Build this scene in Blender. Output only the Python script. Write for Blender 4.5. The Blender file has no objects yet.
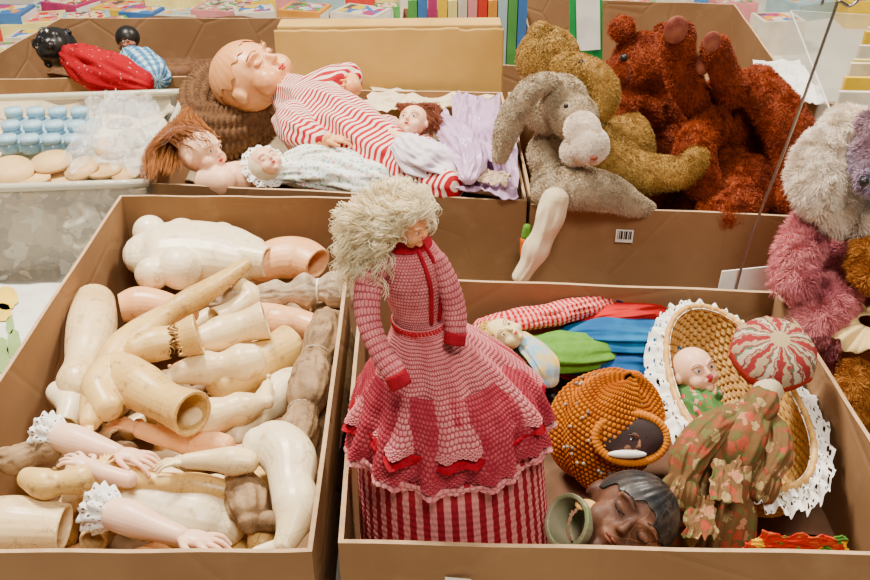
import bpy, math, random
import numpy as np
from mathutils import Vector, Matrix, noise as mnoise
random.seed(7); rng=np.random.default_rng(7)
F=930.0; PITCH=math.atan(560/930.0); CH=.96; c=math.cos(PITCH); s=math.sin(PITCH)
TZ=.05; RIM=.26
def pz(u,v,z):
    a=(u-435)/F; t=(v-290)/F; h=CH-z; Y=h*(c-t*s)/(s+t*c); return Vector((a*(Y*c+h*s),Y,z))
def py(u,v,Y):
    a=(u-435)/F; t=(v-290)/F; h=Y*(s+t*c)/(c-t*s); return Vector((a*(Y*c+h*s),Y,CH-h))
def mpp(p): return (p.y*c+(CH-p.z)*s)/F
def PT(u,v,d,mode): return pz(u,v,d) if mode=='z' else py(u,v,d)
W={}
TAB=rng.random((96,96))
def vn(x,y,o=0):
    x=x+o*7.3+200; y=y+o*3.1+200; xi=np.floor(x).astype(int); yi=np.floor(y).astype(int); fx=x-xi; fy=y-yi; fx=fx*fx*(3-2*fx); fy=fy*fy*(3-2*fy)
    g=lambda i,j:TAB[i%96,j%96]
    return (g(xi,yi)*(1-fx)+g(xi+1,yi)*fx)*(1-fy)+(g(xi,yi+1)*(1-fx)+g(xi+1,yi+1)*fx)*fy
def folds(x,y,o=0):
    a=vn(x,y,o)*2-1; b=vn(x*2.1+a,y*2.1-a,o+3)*2-1; d=vn(x*4.5+b,y*4.5,o+5)*2-1
    return (1-2*np.abs(a))*.6+(1-2*np.abs(b))*.35+d*.15
def wr(amp,fr,ln=3.):
    o=random.random()*50
    def f(a,l):
        p=Vector((math.cos(a*6.283)*fr,math.sin(a*6.283)*fr,l*ln+o)); n=mnoise.noise(p); m=mnoise.noise(p*2.3+Vector((n,n,n)))
        return amp*((1-2*abs(n)*1.6)*.6+m*.6)
    return f
# ---------------- materials
def sat(q,k=1.16,g=1.12):
    L=sum(q)/3; return tuple(max(0.001,L+(x-L)*k)**g for x in q)
def nm(name,rough=.6,spec=.3):
    m=bpy.data.materials.new(name); m.use_nodes=True; nt=m.node_tree; b=nt.nodes['Principled BSDF']
    b.inputs['Roughness'].default_value=rough; b.inputs['Specular IOR Level'].default_value=spec
    return m,nt,b
def nd(nt,t,**k):
    n=nt.nodes.new(t)
    for a,v in k.items(): setattr(n,a,v)
    return n
def mixc(nt,f,a,b):
    m=nd(nt,'ShaderNodeMix',data_type='RGBA')
    for i,x in ((0,f),(6,a),(7,b)):
        if hasattr(x,'links'): nt.links.new(x,m.inputs[i])
        elif i==0: m.inputs[0].default_value=x
        else: m.inputs[i].default_value=(*sat(x),1)
    return m.outputs[2]
def mth(nt,op,a,b=None):
    m=nd(nt,'ShaderNodeMath',operation=op)
    for i,x in enumerate((a,b)):
        if x is None: continue
        if hasattr(x,'links'): nt.links.new(x,m.inputs[i])
        else: m.inputs[i].default_value=x
    return m.outputs[0]
def noise(nt,vec,scale,detail=3):
    n=nd(nt,'ShaderNodeTexNoise'); n.inputs['Scale'].default_value=scale; n.inputs['Detail'].default_value=detail
    nt.links.new(vec,n.inputs['Vector']); return n.outputs['Fac']
def ramp(nt,f,lo,hi):
    r=nd(nt,'ShaderNodeMapRange'); nt.links.new(f,r.inputs[0]); r.inputs[1].default_value=lo; r.inputs[2].default_value=hi; return r.outputs[0]
def bump(nt,b,h,st,dist=.002):
    n=nd(nt,'ShaderNodeBump'); n.inputs['Strength'].default_value=st; n.inputs['Distance'].default_value=dist
    nt.links.new(h,n.inputs['Height']); nt.links.new(n.outputs[0],b.inputs['Normal'])
def coord(nt,k='Object'): return nd(nt,'ShaderNodeTexCoord').outputs[k]
def M(name,c1,c2=None,rough=.6,scale=18,bs=90,bst=.25,spec=.3,lo=.4,hi=.68,sss=0,metal=0,crack=None,cs=70,ck=.5):
    m,nt,b=nm(name,rough,spec); o=coord(nt); c2=c2 or tuple(x*.8 for x in c1)
    col=mixc(nt,ramp(nt,noise(nt,o,scale,5),lo,hi),c1,c2)
    if crack:
        v=nd(nt,'ShaderNodeTexVoronoi',feature='DISTANCE_TO_EDGE'); v.inputs['Scale'].default_value=cs
        w=nd(nt,'ShaderNodeVectorMath',operation='ADD'); nz=nd(nt,'ShaderNodeTexNoise'); nz.inputs['Scale'].default_value=40; nt.links.new(o,nz.inputs['Vector'])
        sc=nd(nt,'ShaderNodeVectorMath',operation='SCALE'); sc.inputs[3].default_value=.02; nt.links.new(nz.outputs['Color'],sc.inputs[0]); nt.links.new(o,w.inputs[0]); nt.links.new(sc.outputs[0],w.inputs[1]); nt.links.new(w.outputs[0],v.inputs['Vector'])
        msk=mth(nt,'MULTIPLY',mth(nt,'LESS_THAN',v.outputs['Distance'],.02),ramp(nt,noise(nt,o,14,2),.46,.56))
        col=mixc(nt,mth(nt,'MULTIPLY',msk,ck),col,crack)
        col=mixc(nt,mth(nt,'MULTIPLY',ramp(nt,noise(nt,o,60,6),.60,.70),ck),col,crack)
    nt.links.new(col,b.inputs['Base Color'])
    bump(nt,b,noise(nt,o,bs),bst); b.inputs['Metallic'].default_value=metal
    if sss: b.inputs['Subsurface Weight'].default_value=sss; b.inputs['Subsurface Scale'].default_value=.01
    return m
def cardm(name,c1,c2,c3):
    m,nt,b=nm(name,.85,.15); o=coord(nt); col=mixc(nt,ramp(nt,noise(nt,o,4,6),.38,.64),c1,c2)
    col=mixc(nt,mth(nt,'MULTIPLY',ramp(nt,noise(nt,o,14,8),.56,.72),.45),col,c3)
    nt.links.new(col,b.inputs['Base Color'])
    v=nd(nt,'ShaderNodeTexVoronoi',feature='DISTANCE_TO_EDGE'); v.inputs['Scale'].default_value=5; nt.links.new(o,v.inputs['Vector'])
    bump(nt,b,mth(nt,'ADD',ramp(nt,v.outputs['Distance'],0,.03),noise(nt,o,10,4)),.35,.003); return m
def stripes(name,c1,c2,n,ax=0,duty=.5,c3=None,n3=0,rough=.8,holes=None):
    m,nt,b=nm(name,rough,.1); uv=coord(nt,'UV'); sp=nd(nt,'ShaderNodeSeparateXYZ'); nt.links.new(uv,sp.inputs[0])
    f=mth(nt,'LESS_THAN',mth(nt,'FRACT',mth(nt,'MULTIPLY',sp.outputs[ax],n)),duty)
    col=mixc(nt,f,c1,c2)
    if c3:
        g=mth(nt,'LESS_THAN',mth(nt,'FRACT',mth(nt,'MULTIPLY',sp.outputs[1-ax],n3)),duty)
        col=mixc(nt,mth(nt,'MULTIPLY',g,.6),col,c3)
    nt.links.new(col,b.inputs['Base Color']); bump(nt,b,noise(nt,coord(nt),300),.4,.001); return m
def yarn(name,c1,c2,su,sv,hole=.2,hc=(.22,.03,.045)):
    m,nt,b=nm(name,.9,.1); uv=coord(nt,'UV'); sp=nd(nt,'ShaderNodeSeparateXYZ'); nt.links.new(uv,sp.inputs[0]); o=coord(nt)
    vv=mth(nt,'MULTIPLY',sp.outputs[1],sv); par=mth(nt,'MULTIPLY',mth(nt,'MODULO',mth(nt,'FLOOR',vv),2),.5)
    a=mth(nt,'ABSOLUTE',mth(nt,'SINE',mth(nt,'MULTIPLY',mth(nt,'ADD',mth(nt,'MULTIPLY',sp.outputs[0],su),par),math.pi)))
    d=mth(nt,'ABSOLUTE',mth(nt,'SINE',mth(nt,'MULTIPLY',vv,math.pi)))
    f=ramp(nt,mth(nt,'ADD',mth(nt,'MULTIPLY',a,d),mth(nt,'MULTIPLY',noise(nt,o,220,2),.5)),hole+.25,hole)
    col=mixc(nt,ramp(nt,noise(nt,o,60,4),.4,.65),c1,c2)
    nt.links.new(mixc(nt,mth(nt,'MULTIPLY',f,.8),col,hc),b.inputs['Base Color']); bump(nt,b,noise(nt,o,500),.6,.001); return m
def spots(name,base,cols,scale,size=.45,rough=.8,k='Object'):
    m,nt,b=nm(name,rough,.1); o=coord(nt,k); v=nd(nt,'ShaderNodeTexVoronoi'); v.inputs['Scale'].default_value=scale
    w=nd(nt,'ShaderNodeVectorMath',operation='ADD'); nt.links.new(o,w.inputs[0])
    nz=nd(nt,'ShaderNodeTexNoise'); nz.inputs['Scale'].default_value=scale*1.5; nt.links.new(o,nz.inputs['Vector'])
    sc=nd(nt,'ShaderNodeVectorMath',operation='SCALE'); sc.inputs[3].default_value=1.3/scale; nt.links.new(nz.outputs['Color'],sc.inputs[0]); nt.links.new(sc.outputs[0],w.inputs[1])
    nt.links.new(w.outputs[0],v.inputs['Vector'])
    cr=nd(nt,'ShaderNodeValToRGB'); cr.color_ramp.interpolation='CONSTANT'; e=cr.color_ramp.elements
    e[0].color=(*sat(cols[0]),1); e[0].position=0; e[1].color=(*sat(cols[-1]),1); e[1].position=(len(cols)-1)/len(cols)
    for i,q in enumerate(cols[1:-1]): x=e.new((i+1)/len(cols)); x.color=(*sat(q),1)
    sp=nd(nt,'ShaderNodeSeparateColor'); nt.links.new(v.outputs['Color'],sp.inputs[0]); nt.links.new(sp.outputs[0],cr.inputs[0])
    nt.links.new(mixc(nt,mth(nt,'LESS_THAN',v.outputs['Distance'],size),base,cr.outputs[0]),b.inputs['Base Color'])
    bump(nt,b,noise(nt,o,120),.4); return m
def clear(name,col,fac,rough=.15,bs=25):
    m,nt,b=nm(name,rough,.5); b.inputs['Base Color'].default_value=(*col,1)
    t=nd(nt,'ShaderNodeBsdfTransparent'); x=nd(nt,'ShaderNodeMixShader'); x.inputs[0].default_value=fac
    nt.links.new(t.outputs[0],x.inputs[1]); nt.links.new(b.outputs[0],x.inputs[2]); nt.links.new(x.outputs[0],nt.nodes['Material Output'].inputs[0])
    bump(nt,b,noise(nt,coord(nt),bs),.6,.004); return m
def lace_mat(name,col,su=130,sv=6):
    m,nt,b=nm(name,.85,.1); b.inputs['Base Color'].default_value=(*col,1)
    v=nd(nt,'ShaderNodeTexVoronoi'); v.inputs['Scale'].default_value=1; mp=nd(nt,'ShaderNodeMapping'); mp.inputs['Scale'].default_value=(su,sv,1)
    nt.links.new(coord(nt,'UV'),mp.inputs[0]); nt.links.new(mp.outputs[0],v.inputs['Vector'])
    nt.links.new(mth(nt,'GREATER_THAN',v.outputs['Distance'],.33),b.inputs['Alpha']); return m
CARD=cardm('cardboard',(.31,.195,.112),(.245,.148,.082),(.36,.24,.15))
CARDE=M('cardboard_edge',(.54,.38,.24),None,.9,60)
TAN=M('tan_cardboard',(.54,.36,.14),(.46,.29,.10),.75,7,30,.2)
DK=(.32,.18,.08)
COMP=M('cream_composition',(.84,.68,.42),(.70,.50,.26),.33,9,40,.1,.5,crack=DK)
COMPW=M('white_composition',(.90,.79,.58),(.80,.65,.40),.33,9,40,.1,.5,crack=(.5,.33,.17),cs=45)
COMPY=M('yellowed_composition',(.75,.54,.24),(.58,.38,.15),.36,12,60,.2,.5,crack=(.26,.14,.06),cs=90,ck=.65)
PEACH=M('peach_composition',(.82,.49,.27),(.74,.39,.19),.35,10,40,.1,.45,crack=DK)
BISQ=M('bisque',(.86,.61,.46),(.80,.50,.35),.38,16,60,.05,.4)
LEATH=M('kid_leather',(.36,.25,.15),(.19,.12,.065),.7,30,90,.9,crack=(.09,.05,.03),cs=50,ck=.6)
CLOTHG=M('grey_cotton',(.50,.40,.29),(.33,.25,.17),.9,50,400,.8)
SKINL=M('doll_skin',(.84,.56,.39),(.78,.47,.32),.4,12,30,.05,.4)
SKINT=M('tan_doll_skin',(.80,.45,.24),(.72,.36,.17),.36,10,30,.05,.45,crack=(.5,.25,.12),cs=35,ck=.4)
SKINO=M('orange_skin',(.80,.38,.2),None,.45)
SKIND=M('dark_skin',(.085,.038,.024),(.20,.095,.055),.55,26,60,.3,.3,crack=(.34,.20,.13),cs=40,ck=.6)
WHITE=M('white_paint',(.86,.84,.78),None,.5,bst=0)
BLACK=M('black_paint',(.012,.012,.014),(.03,.025,.02),.35,bst=0)
RED=M('red_paint',(.52,.06,.05),None,.5,bst=0)
DRED=M('dark_red_yarn',(.34,.03,.045),None,.9,60,500,.6,.1)
BLOND=M('blonde_hair',(.99,.89,.66),(.95,.80,.53),.35,60,spec=.5)
AUB=M('auburn_hair',(.42,.19,.08),(.29,.12,.045),.4,60,spec=.4)
BRHAIR=M('brown_hair',(.16,.075,.035),(.10,.045,.02),.7,60)
STRP=stripes('striped_skirt',(.66,.29,.28),(.31,.035,.05),44)
LACE=lace_mat('white_lace',(.84,.80,.72)); LACE2=lace_mat('white_lace_small',(.84,.80,.74),40,4)
LAV=M('lavender_satin',(.58,.42,.56),(.44,.30,.45),.33,12,20,.2,.6)
FLOR=spots('floral_cotton',(.78,.80,.74),[(.3,.45,.5),(.7,.35,.35),(.35,.5,.3)],130,.35)
RAG=spots('rust_print',(.17,.10,.05),[(.34,.09,.06),(.36,.27,.14),(.15,.14,.06),(.40,.21,.13),(.13,.12,.05),(.24,.09,.05)],78,.5)
GREEN=M('green_felt',(.13,.28,.05),None,.95,60,300,.5); BLUE=M('blue_cloth',(.02,.10,.24),(.03,.19,.36),.9)
NAVY=M('navy_cloth',(.02,.03,.09),None,.8); REDC=M('red_cloth',(.48,.03,.03),(.34,.02,.02),.85)
PLAID=stripes('red_plaid',(.58,.08,.07),(.38,.02,.03),14,0,.5,(.75,.5,.45),18)
GING=stripes('blue_gingham',(.50,.62,.70),(.10,.25,.38),14,0,.5,(.05,.1,.2),14)
FRUST=M('rust_mohair',(.30,.068,.02),(.16,.030,.01),.7,25); FOLV=M('golden_mohair',(.40,.25,.085),(.27,.17,.055),.75,20)
FGREY=M('grey_plush',(.54,.45,.33),(.38,.31,.22),.95,20); FPINK=M('pink_mohair',(.66,.28,.29),(.50,.18,.21),.9,20)
FWHT=M('cream_mohair',(.92,.82,.70),None,.9,20); FBRN=M('brown_mohair',(.46,.21,.07),(.32,.13,.035),.85,20); FPUR=M('mauve_mohair',(.42,.29,.33),(.33,.30,.40),.9,9)
PAD=M('worn_felt',(.16,.04,.03),(.32,.13,.08),.8,40); CREAM=M('cream_cloth',(.74,.64,.46),(.62,.51,.34),.85,30)
BRWOOL=M('brown_wool',(.17,.095,.05),(.10,.05,.028),.95,80,300,.9)
WICK=M('wicker',(.64,.41,.17),(.46,.26,.08),.5,70,120,.3); METAL=M('steel',(.35,.33,.30),None,.3,metal=1); GMET=M('green_plaster',(.20,.23,.13),(.42,.38,.28),.3,22)
CLR=clear('clear_plastic',(.80,.80,.72),.20); BAGM=clear('bag_plastic',(.9,.9,.86),.16,.08,60); LCLR=clear('blue_plastic',(.30,.52,.66),.8)
TCLOTH=M('tablecloth',(.62,.58,.50),(.54,.50,.43),.85,6,150,.2); WOOD=M('pale_wood',(.70,.50,.27),(.58,.38,.18),.6,20)
# ---------------- geometry
def sphere(cen,r,rot=None,n=20,m=14):
    if not hasattr(r,'__len__'): r=(r,r,r)
    V=[];Fc=[]
    R=rot or Matrix.Identity(3)
    for i in range(1,m):
        a=math.pi*i/m
        for j in range(n):
            b=2*math.pi*j/n; V.append(cen+R@Vector((r[0]*math.sin(a)*math.cos(b),r[1]*math.sin(a)*math.sin(b),r[2]*math.cos(a))))
    t=len(V); V.append(cen+R@Vector((0,0,r[2]))); V.append(cen-R@Vector((0,0,r[2])))
    for i in range(m-2):
        for j in range(n): k=(j+1)%n; Fc.append((i*n+j,(i+1)*n+j,(i+1)*n+k,i*n+k))
    for j in range(n): k=(j+1)%n; Fc.append((t,j,k)); Fc.append((t+1,(m-2)*n+k,(m-2)*n+j))
    return V,Fc,None
def spline(P,sub):
    P=[np.array(p,float) for p in P]
    if sub<=1: return np.array(P)
    if len(P)==2: return np.array([P[0]+(P[-1]-P[0])*t for t in np.linspace(0,1,sub+1)])
    Q=[2*P[0]-P[1]]+P+[2*P[-1]-P[-2]]; out=[]
    for i in range(1,len(Q)-2):
        for k in range(sub):
            t=k/sub; a,b,d,e=Q[i-1:i+3]
            out.append(.5*((2*b)+(-a+d)*t+(2*a-5*b+4*d-e)*t*t+(-a+3*b-3*d+e)*t**3))
    out.append(P[-1]); return np.array(out)
def tube(P,R,n=24,sub=8,flat=1.,ref=(0,0,1),start='round',end='round',uvn=1.,disp=None):
    D=spline([tuple(p)+(r,) for p,r in zip(P,R)],sub); C=D[:,:3]; R=np.maximum(D[:,3],1e-4)
    T=np.gradient(C,axis=0); T/=np.linalg.norm(T,axis=1)[:,None]+1e-12
    ref=np.array(ref,float); N=ref-ref.dot(T[0])*T[0]
    if np.linalg.norm(N)<.1: ref=np.array((0,1.,0)); N=ref-ref.dot(T[0])*T[0]
    N/=np.linalg.norm(N); fr=[]
    for t in T:
        N=N-N.dot(t)*t; N/=np.linalg.norm(N)+1e-12; fr.append(N.copy())
    pre=[];post=[]
    if start=='round': pre=[(C[0]-T[0]*R[0]*math.sin(a)*.8,R[0]*math.cos(a),T[0],fr[0]) for a in (1.5,1.2,.85,.45)]
    if start=='flat': pre=[(C[0],R[0]*.01,T[0],fr[0])]
    if start=='open': pre=[(C[0]+T[0]*R[0]*1.6,R[0]*.01,T[0],fr[0]),(C[0]+T[0]*R[0]*1.6,R[0]*.72,T[0],fr[0]),(C[0],R[0]*.8,T[0],fr[0])]
    if end=='round': post=[(C[-1]+T[-1]*R[-1]*math.sin(a)*.8,R[-1]*math.cos(a),T[-1],fr[-1]) for a in (.45,.85,1.2,1.5)]
    if end=='flat': post=[(C[-1],R[-1]*.01,T[-1],fr[-1])]
    if end=='open': post=[(C[-1],R[-1]*.82,T[-1],fr[-1]),(C[-1]-T[-1]*R[-1]*1.6,R[-1]*.74,T[-1],fr[-1]),(C[-1]-T[-1]*R[-1]*1.6,R[-1]*.01,T[-1],fr[-1])]
    L=pre+list(zip(C,R,T,fr))+post
    V=[];Fc=[];UV=[]; ln=0; ls=[]; prev=None; mr=float(np.mean(R))
    for i,(p,r,t,nn) in enumerate(L):
        if prev is not None: ln+=np.linalg.norm(p-prev)
        prev=p; ls.append(ln/(2*math.pi*mr)*uvn)
        b=np.cross(t,nn)
        for j in range(n):
            a=2*math.pi*j/n; rr=r if disp is None else r*(1+disp(j/n,ls[-1]))
            V.append(p+b*rr*math.cos(a)+nn*rr*flat*math.sin(a))
    m=len(L)
    for i in range(m-1):
        for j in range(n):
            k=(j+1)%n; Fc.append((i*n+j,i*n+k,(i+1)*n+k,(i+1)*n+j))
            UV+=[(j/n,ls[i]),((j+1)/n,ls[i]),((j+1)/n,ls[i+1]),(j/n,ls[i+1])]
    if start!='none': Fc.append(tuple(range(n-1,-1,-1))); UV+=[(0,0)]*n
    if end!='none': Fc.append(tuple((m-1)*n+j for j in range(n))); UV+=[(0,0)]*n
    return V,Fc,UV
def join(geos):
    V=[];Fc=[];UV=[]
    for v,f,u in geos:
        o=len(V); V+=list(v); Fc+=[tuple(i+o for i in q) for q in f]
        UV+= u if u else [(0,0)]*sum(len(q) for q in f)
    return V,Fc,UV
def mk(name,geo,mat,parent=None,label=None,cat=None,smooth=True,group=None,kind=None):
    V,Fc,UV=geo; A=np.array([tuple(v) for v in V],float)
    cen=(A.min(0)+A.max(0))/2
    if parent is None: cen[2]=A[:,2].min()
    A-=cen; me=bpy.data.meshes.new(name); me.from_pydata(A.tolist(),[],[tuple(int(i) for i in q) for q in Fc])
    if UV:
        l=me.uv_layers.new(name='uv'); l.data.foreach_set('uv',np.array(UV,dtype=np.float32).ravel())
    if smooth: me.polygons.foreach_set('use_smooth',[True]*len(me.polygons))
    me.materials.append(mat); me.update()
    return place(name,me,Vector(cen),parent,label,cat,group,kind)
def place(name,me,cen,parent,label,cat,group,kind):
    o=bpy.data.objects.new(name,me); bpy.context.collection.objects.link(o); W[o.name]=cen.copy()
    if parent: o.parent=parent; o.location=cen-W[parent.name]
    else: o.location=cen
    if label: o['label']=label
    if cat and not parent: o['category']=cat
    if group: o['group']=group
    if kind: o['kind']=kind
    return o
def emp(name,loc,label,cat,group=None):
    o=place(name,None,Vector(loc),None,label,cat,group,None); o.empty_display_size=.02; return o
def fusegeo(geos,vox,sm=6):
    V,Fc,_=join(geos); me=bpy.data.meshes.new('t'); me.from_pydata([tuple(v) for v in V],[],Fc); o=bpy.data.objects.new('t',me); bpy.context.collection.objects.link(o)
    r=o.modifiers.new('r','REMESH'); r.mode='VOXEL'; r.voxel_size=vox
    if sm: q=o.modifiers.new('s','SMOOTH'); q.iterations=sm; q.factor=.5
    dg=bpy.context.evaluated_depsgraph_get(); dg.update(); e=bpy.data.meshes.new_from_object(o.evaluated_get(dg))
    n=len(e.vertices); a=np.empty(n*3); e.vertices.foreach_get('co',a); V=a.reshape(-1,3)
    Fc=[tuple(p.vertices) for p in e.polygons]; bpy.data.objects.remove(o); bpy.data.meshes.remove(me); bpy.data.meshes.remove(e)
    return V,Fc,None
def tp(pts,mode='z',rs=1.,**k):
    P=[PT(q[0],q[1],q[2],mode) for q in pts]; R=[q[3]*mpp(p)*rs for q,p in zip(pts,P)]
    return tube(P,R,**k)
def sp3(u,v,z,r,mode='z'):
    p=PT(u,v,z,mode); k=mpp(p); return sphere(p,tuple(x*k for x in r) if hasattr(r,'__len__') else r*k)
def hand(w,d,nrm,L):
    d=d.normalized(); nrm=(nrm-nrm.dot(d)*d).normalized(); sd=d.cross(nrm)
    R=Matrix((sd,d,nrm)).transposed(); g=[sphere(w+d*.27*L,(.2*L,.32*L,.11*L),R)]
    for o,l in ((-.17,.40),(-.06,.50),(.055,.46),(.16,.34)):
        a=w+d*.42*L+sd*o*L; b=a+d*l*.55*L+sd*o*.5*L+nrm*.03*L; e=b+d*l*.42*L+sd*o*.2*L+nrm*.14*L
        g.append(tube([a,b,e],[.058*L,.050*L,.040*L],n=8,sub=3))
    a=w+d*.1*L-sd*.14*L; g.append(tube([a,a+d*.15*L-sd*.18*L,a+d*.33*L-sd*.24*L+nrm*.08*L],[.072*L,.062*L,.048*L],n=8,sub=3))
    return g
def foot(a,ld,dn,L):
    ld=ld.normalized(); dn=(dn-dn.dot(ld)*ld).normalized(); f=(ld*.45+dn*.9).normalized(); sole=(ld*.9-dn*.45).normalized(); sd=f.cross(sole)
    g=[sphere(a+ld*.16*L-dn*.06*L,.19*L),tube([a+ld*.1*L,a+f*.32*L+ld*.08*L,a+f*.68*L+sole*.06*L],[.2*L,.185*L,.16*L],n=14,sub=4)]
    for i in range(5): g.append(sphere(a+f*(.87-.04*i)*L+sd*(i-2)*.075*L+sole*.07*L,(.075-.008*i)*L,n=8,m=6))
    return g
def surf(fn,nu,nv,wrap=True):
    nc=nu if wrap else nu+1
    U,Vv=np.meshgrid(np.arange(nc)/nu,np.arange(nv+1)/nv); P=fn(U,Vv); V=P.reshape(-1,3); Fc=[];UV=[]
    for i in range(nv):
        for j in range(nu):
            k=(j+1)%nc if wrap else j+1
            Fc.append((i*nc+j,i*nc+k,(i+1)*nc+k,(i+1)*nc+j)); UV+=[(j/nu,i/nv),((j+1)/nu,i/nv),((j+1)/nu,(i+1)/nv),(j/nu,(i+1)/nv)]
    return V,Fc,UV
def solid(o,t): 
    m=o.modifiers.new('s','SOLIDIFY'); m.thickness=t; m.offset=0; return o
def fur(obj,mat,n,L,w=.0006,comb=(0,0,-1),spread=.4,cw=.7,curl=0.):
    me=obj.data; me.calc_loop_triangles(); T=np.array([t.vertices for t in me.loop_triangles]); V=np.array([v.co for v in me.vertices])
    A,B,C=V[T[:,0]],V[T[:,1]],V[T[:,2]]; cr=np.cross(B-A,C-A); ar=np.linalg.norm(cr,axis=1); N=cr/(ar[:,None]+1e-12)
    wgt=ar*np.clip(.35+N[:,2]*.6-N[:,1]*.6,.02,1)
    ix=rng.choice(len(T),n,p=wgt/wgt.sum()); r1=np.sqrt(rng.random(n))[:,None]; r2=rng.random(n)[:,None]
    P=(1-r1)*A[ix]+r1*(1-r2)*B[ix]+r1*r2*C[ix]; N=N[ix]
    cl=np.stack([vn(P[:,0]*90+k*9,P[:,1]*90+P[:,2]*60,k) for k in (1,2,3)],1)*2-1
    D=N*.8+rng.normal(0,spread*.45,(n,3))+cl*spread*1.3; cb=np.array(comb,float); D/=np.linalg.norm(D,axis=1)[:,None]
    l=(L*(.6+.7*rng.random(n)))[:,None]; S=np.cross(D,rng.normal(0,1,(n,3))); S/=np.linalg.norm(S,axis=1)[:,None]
    m1=P+D*l*.5+S*l*curl; D2=D+cb*cw+cl*spread; D2/=np.linalg.norm(D2,axis=1)[:,None]; tip=m1+D2*l*.5-S*l*curl
    X=np.stack([P-S*w,P+S*w,m1+S*w*.8,m1-S*w*.8,tip],1).reshape(-1,3)+np.array(W[obj.name])
    b=np.arange(n)*5; Fc=[]
    for k in b.tolist(): Fc.append((k,k+1,k+2,k+3)); Fc.append((k+3,k+2,k+4))
    return mk('fur',(X,Fc,None),mat,obj,kind='stuff')
def curls(name,parent,mat,paths,coil,turns,rad,n=3,steps=26,lock=1,ls=.002,pj=1.2):
    g=[]
    for P in paths:
        C=spline(P,max(2,steps//(len(P)-1))); T=np.gradient(C,axis=0); T/=np.linalg.norm(T,axis=1)[:,None]+1e-9
        a=rng.normal(0,1,3); N=np.cross(T,a); N/=np.linalg.norm(N,axis=1)[:,None]+1e-9; B=np.cross(T,N)
        t=np.linspace(0,1,len(C)); base=rng.random()*6.28; tt=turns*(.7+.6*rng.random())
        for q in range(lock):
            ph=base+t*6.28*tt+(rng.random()-.5)*pj; e=np.minimum(1,t*3)[:,None]*coil; off=rng.normal(0,ls,3)*np.minimum(1,t*2)[:,None]
            Q=C+N*np.cos(ph)[:,None]*e+B*np.sin(ph)[:,None]*e+off
            g.append(tube(Q,[rad*(1-.5*x) for x in t],n=n,sub=1,start='none',end='none'))
    return mk(name,join(g),mat,parent,kind='stuff')
def basis(fwd,up):
    f=Vector(fwd).normalized(); u=Vector(up); u=(u-u.dot(f)*f).normalized(); x=f.cross(u); return Matrix((x,f,u)).transposed()
def dhead(parent,cen,r,fwd,up,skin,iris=BLACK,lips=RED,brow=None,extra=None,closed=False,name='head',es=1.,cap=None,lidm=None,capn='painted_hair',cext=.56,rel=.008,ck=.29):
    B=basis(fwd,up); q=lambda x,y,z: cen+B@Vector((x*r,y*r,z*r))
    g=[sphere(q(0,-.1,.12),(.82*r,.9*r,.86*r),B),sphere(q(0,.25,-.3),(.62*r,.52*r,.6*r),B),sphere(q(0,.35,.25),(.6*r,.42*r,.42*r),B)]
    for k in (-1,1): g+=[sphere(q(k*.36,.46,-.38),ck*r,n=12,m=8),sphere(q(k*.83,-.05,-.1),(.09*r,.17*r,.22*r),B,12,8),tube([q(k*.14,.80,.19),q(k*.34,.79,.24),q(k*.5,.66,.2)],[.05*r]*3,n=8,sub=3)]
    g+=[sphere(q(0,.6,-.74),.17*r,n=12,m=8),tube([q(0,.76,.12),q(0,.83,-.04),q(0,.90,-.2)],[.05*r,.065*r,.095*r],n=8,sub=3),sphere(q(-.07,.84,-.23),.06*r,n=8,m=6),sphere(q(.07,.84,-.23),.06*r,n=8,m=6),sphere(q(0,.72,-.46),(.2*r,.1*r,.13*r),B,10,8)]
    if extra: g+=extra
    h=mk(name,fusegeo(g,r*.045,4),skin,parent)
    for k in (-1,1):
        if closed:
            mk('eyelid',sphere(q(k*.31,.66,.04),(.15*r,.11*r,.10*r),B,14,10),skin,h); mk('eyelash',tube([q(k*.18,.76,.0),q(k*.31,.785,-.04),q(k*.45,.72,.0)],[.012*r]*3,n=6,sub=3),brow or BRHAIR,h)
        else:
            mk('eye',sphere(q(k*.31,.645,.04),(.14*r,.11*r,.11*r),B,14,10),WHITE,h); mk('iris',sphere(q(k*.31,.71,.035),(.072*r*es,.055*r,.08*r*es),B,12,8),iris,h)
            mk('eyelid',sphere(q(k*.31,.645,.085),(.16*r,.115*r,.09*r),B,14,10),lidm or skin,h)
        mk('eyebrow',tube([q(k*.17,.84,.24),q(k*.33,.83,.30),q(k*.5,.68,.26)],[.014*r]*3,n=6,sub=3),brow or BRHAIR,h)
    mk('mouth',join([sphere(q(-.055,.81,-.43),(.085*r,.05*r,.032*r),B,12,8),sphere(q(.055,.81,-.43),(.085*r,.05*r,.032*r),B,12,8),sphere(q(0,.80,-.495),(.095*r,.05*r,.036*r),B,12,8)]),lips,h)
    if cap:
        def fn(U,V):
            th=U*2*math.pi; a=math.pi*(cext+.03*np.sin(th*7)+.02*np.sin(th*17))*V; fr=1-.30*np.clip(np.sin(th),0,1)**2*V; a=a*fr
            w=1.010+rel*np.sin(th*26+5*V); L=np.stack([.83*r*w*np.sin(a)*np.cos(th),.91*r*w*np.sin(a)*np.sin(th)-.1*r,.87*r*w*np.cos(a)+.12*r],-1); return L@np.array(B.transposed())+np.array(cen)
        solid(mk(capn,surf(fn,150,40),cap,h),.0008)
    return h
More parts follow.
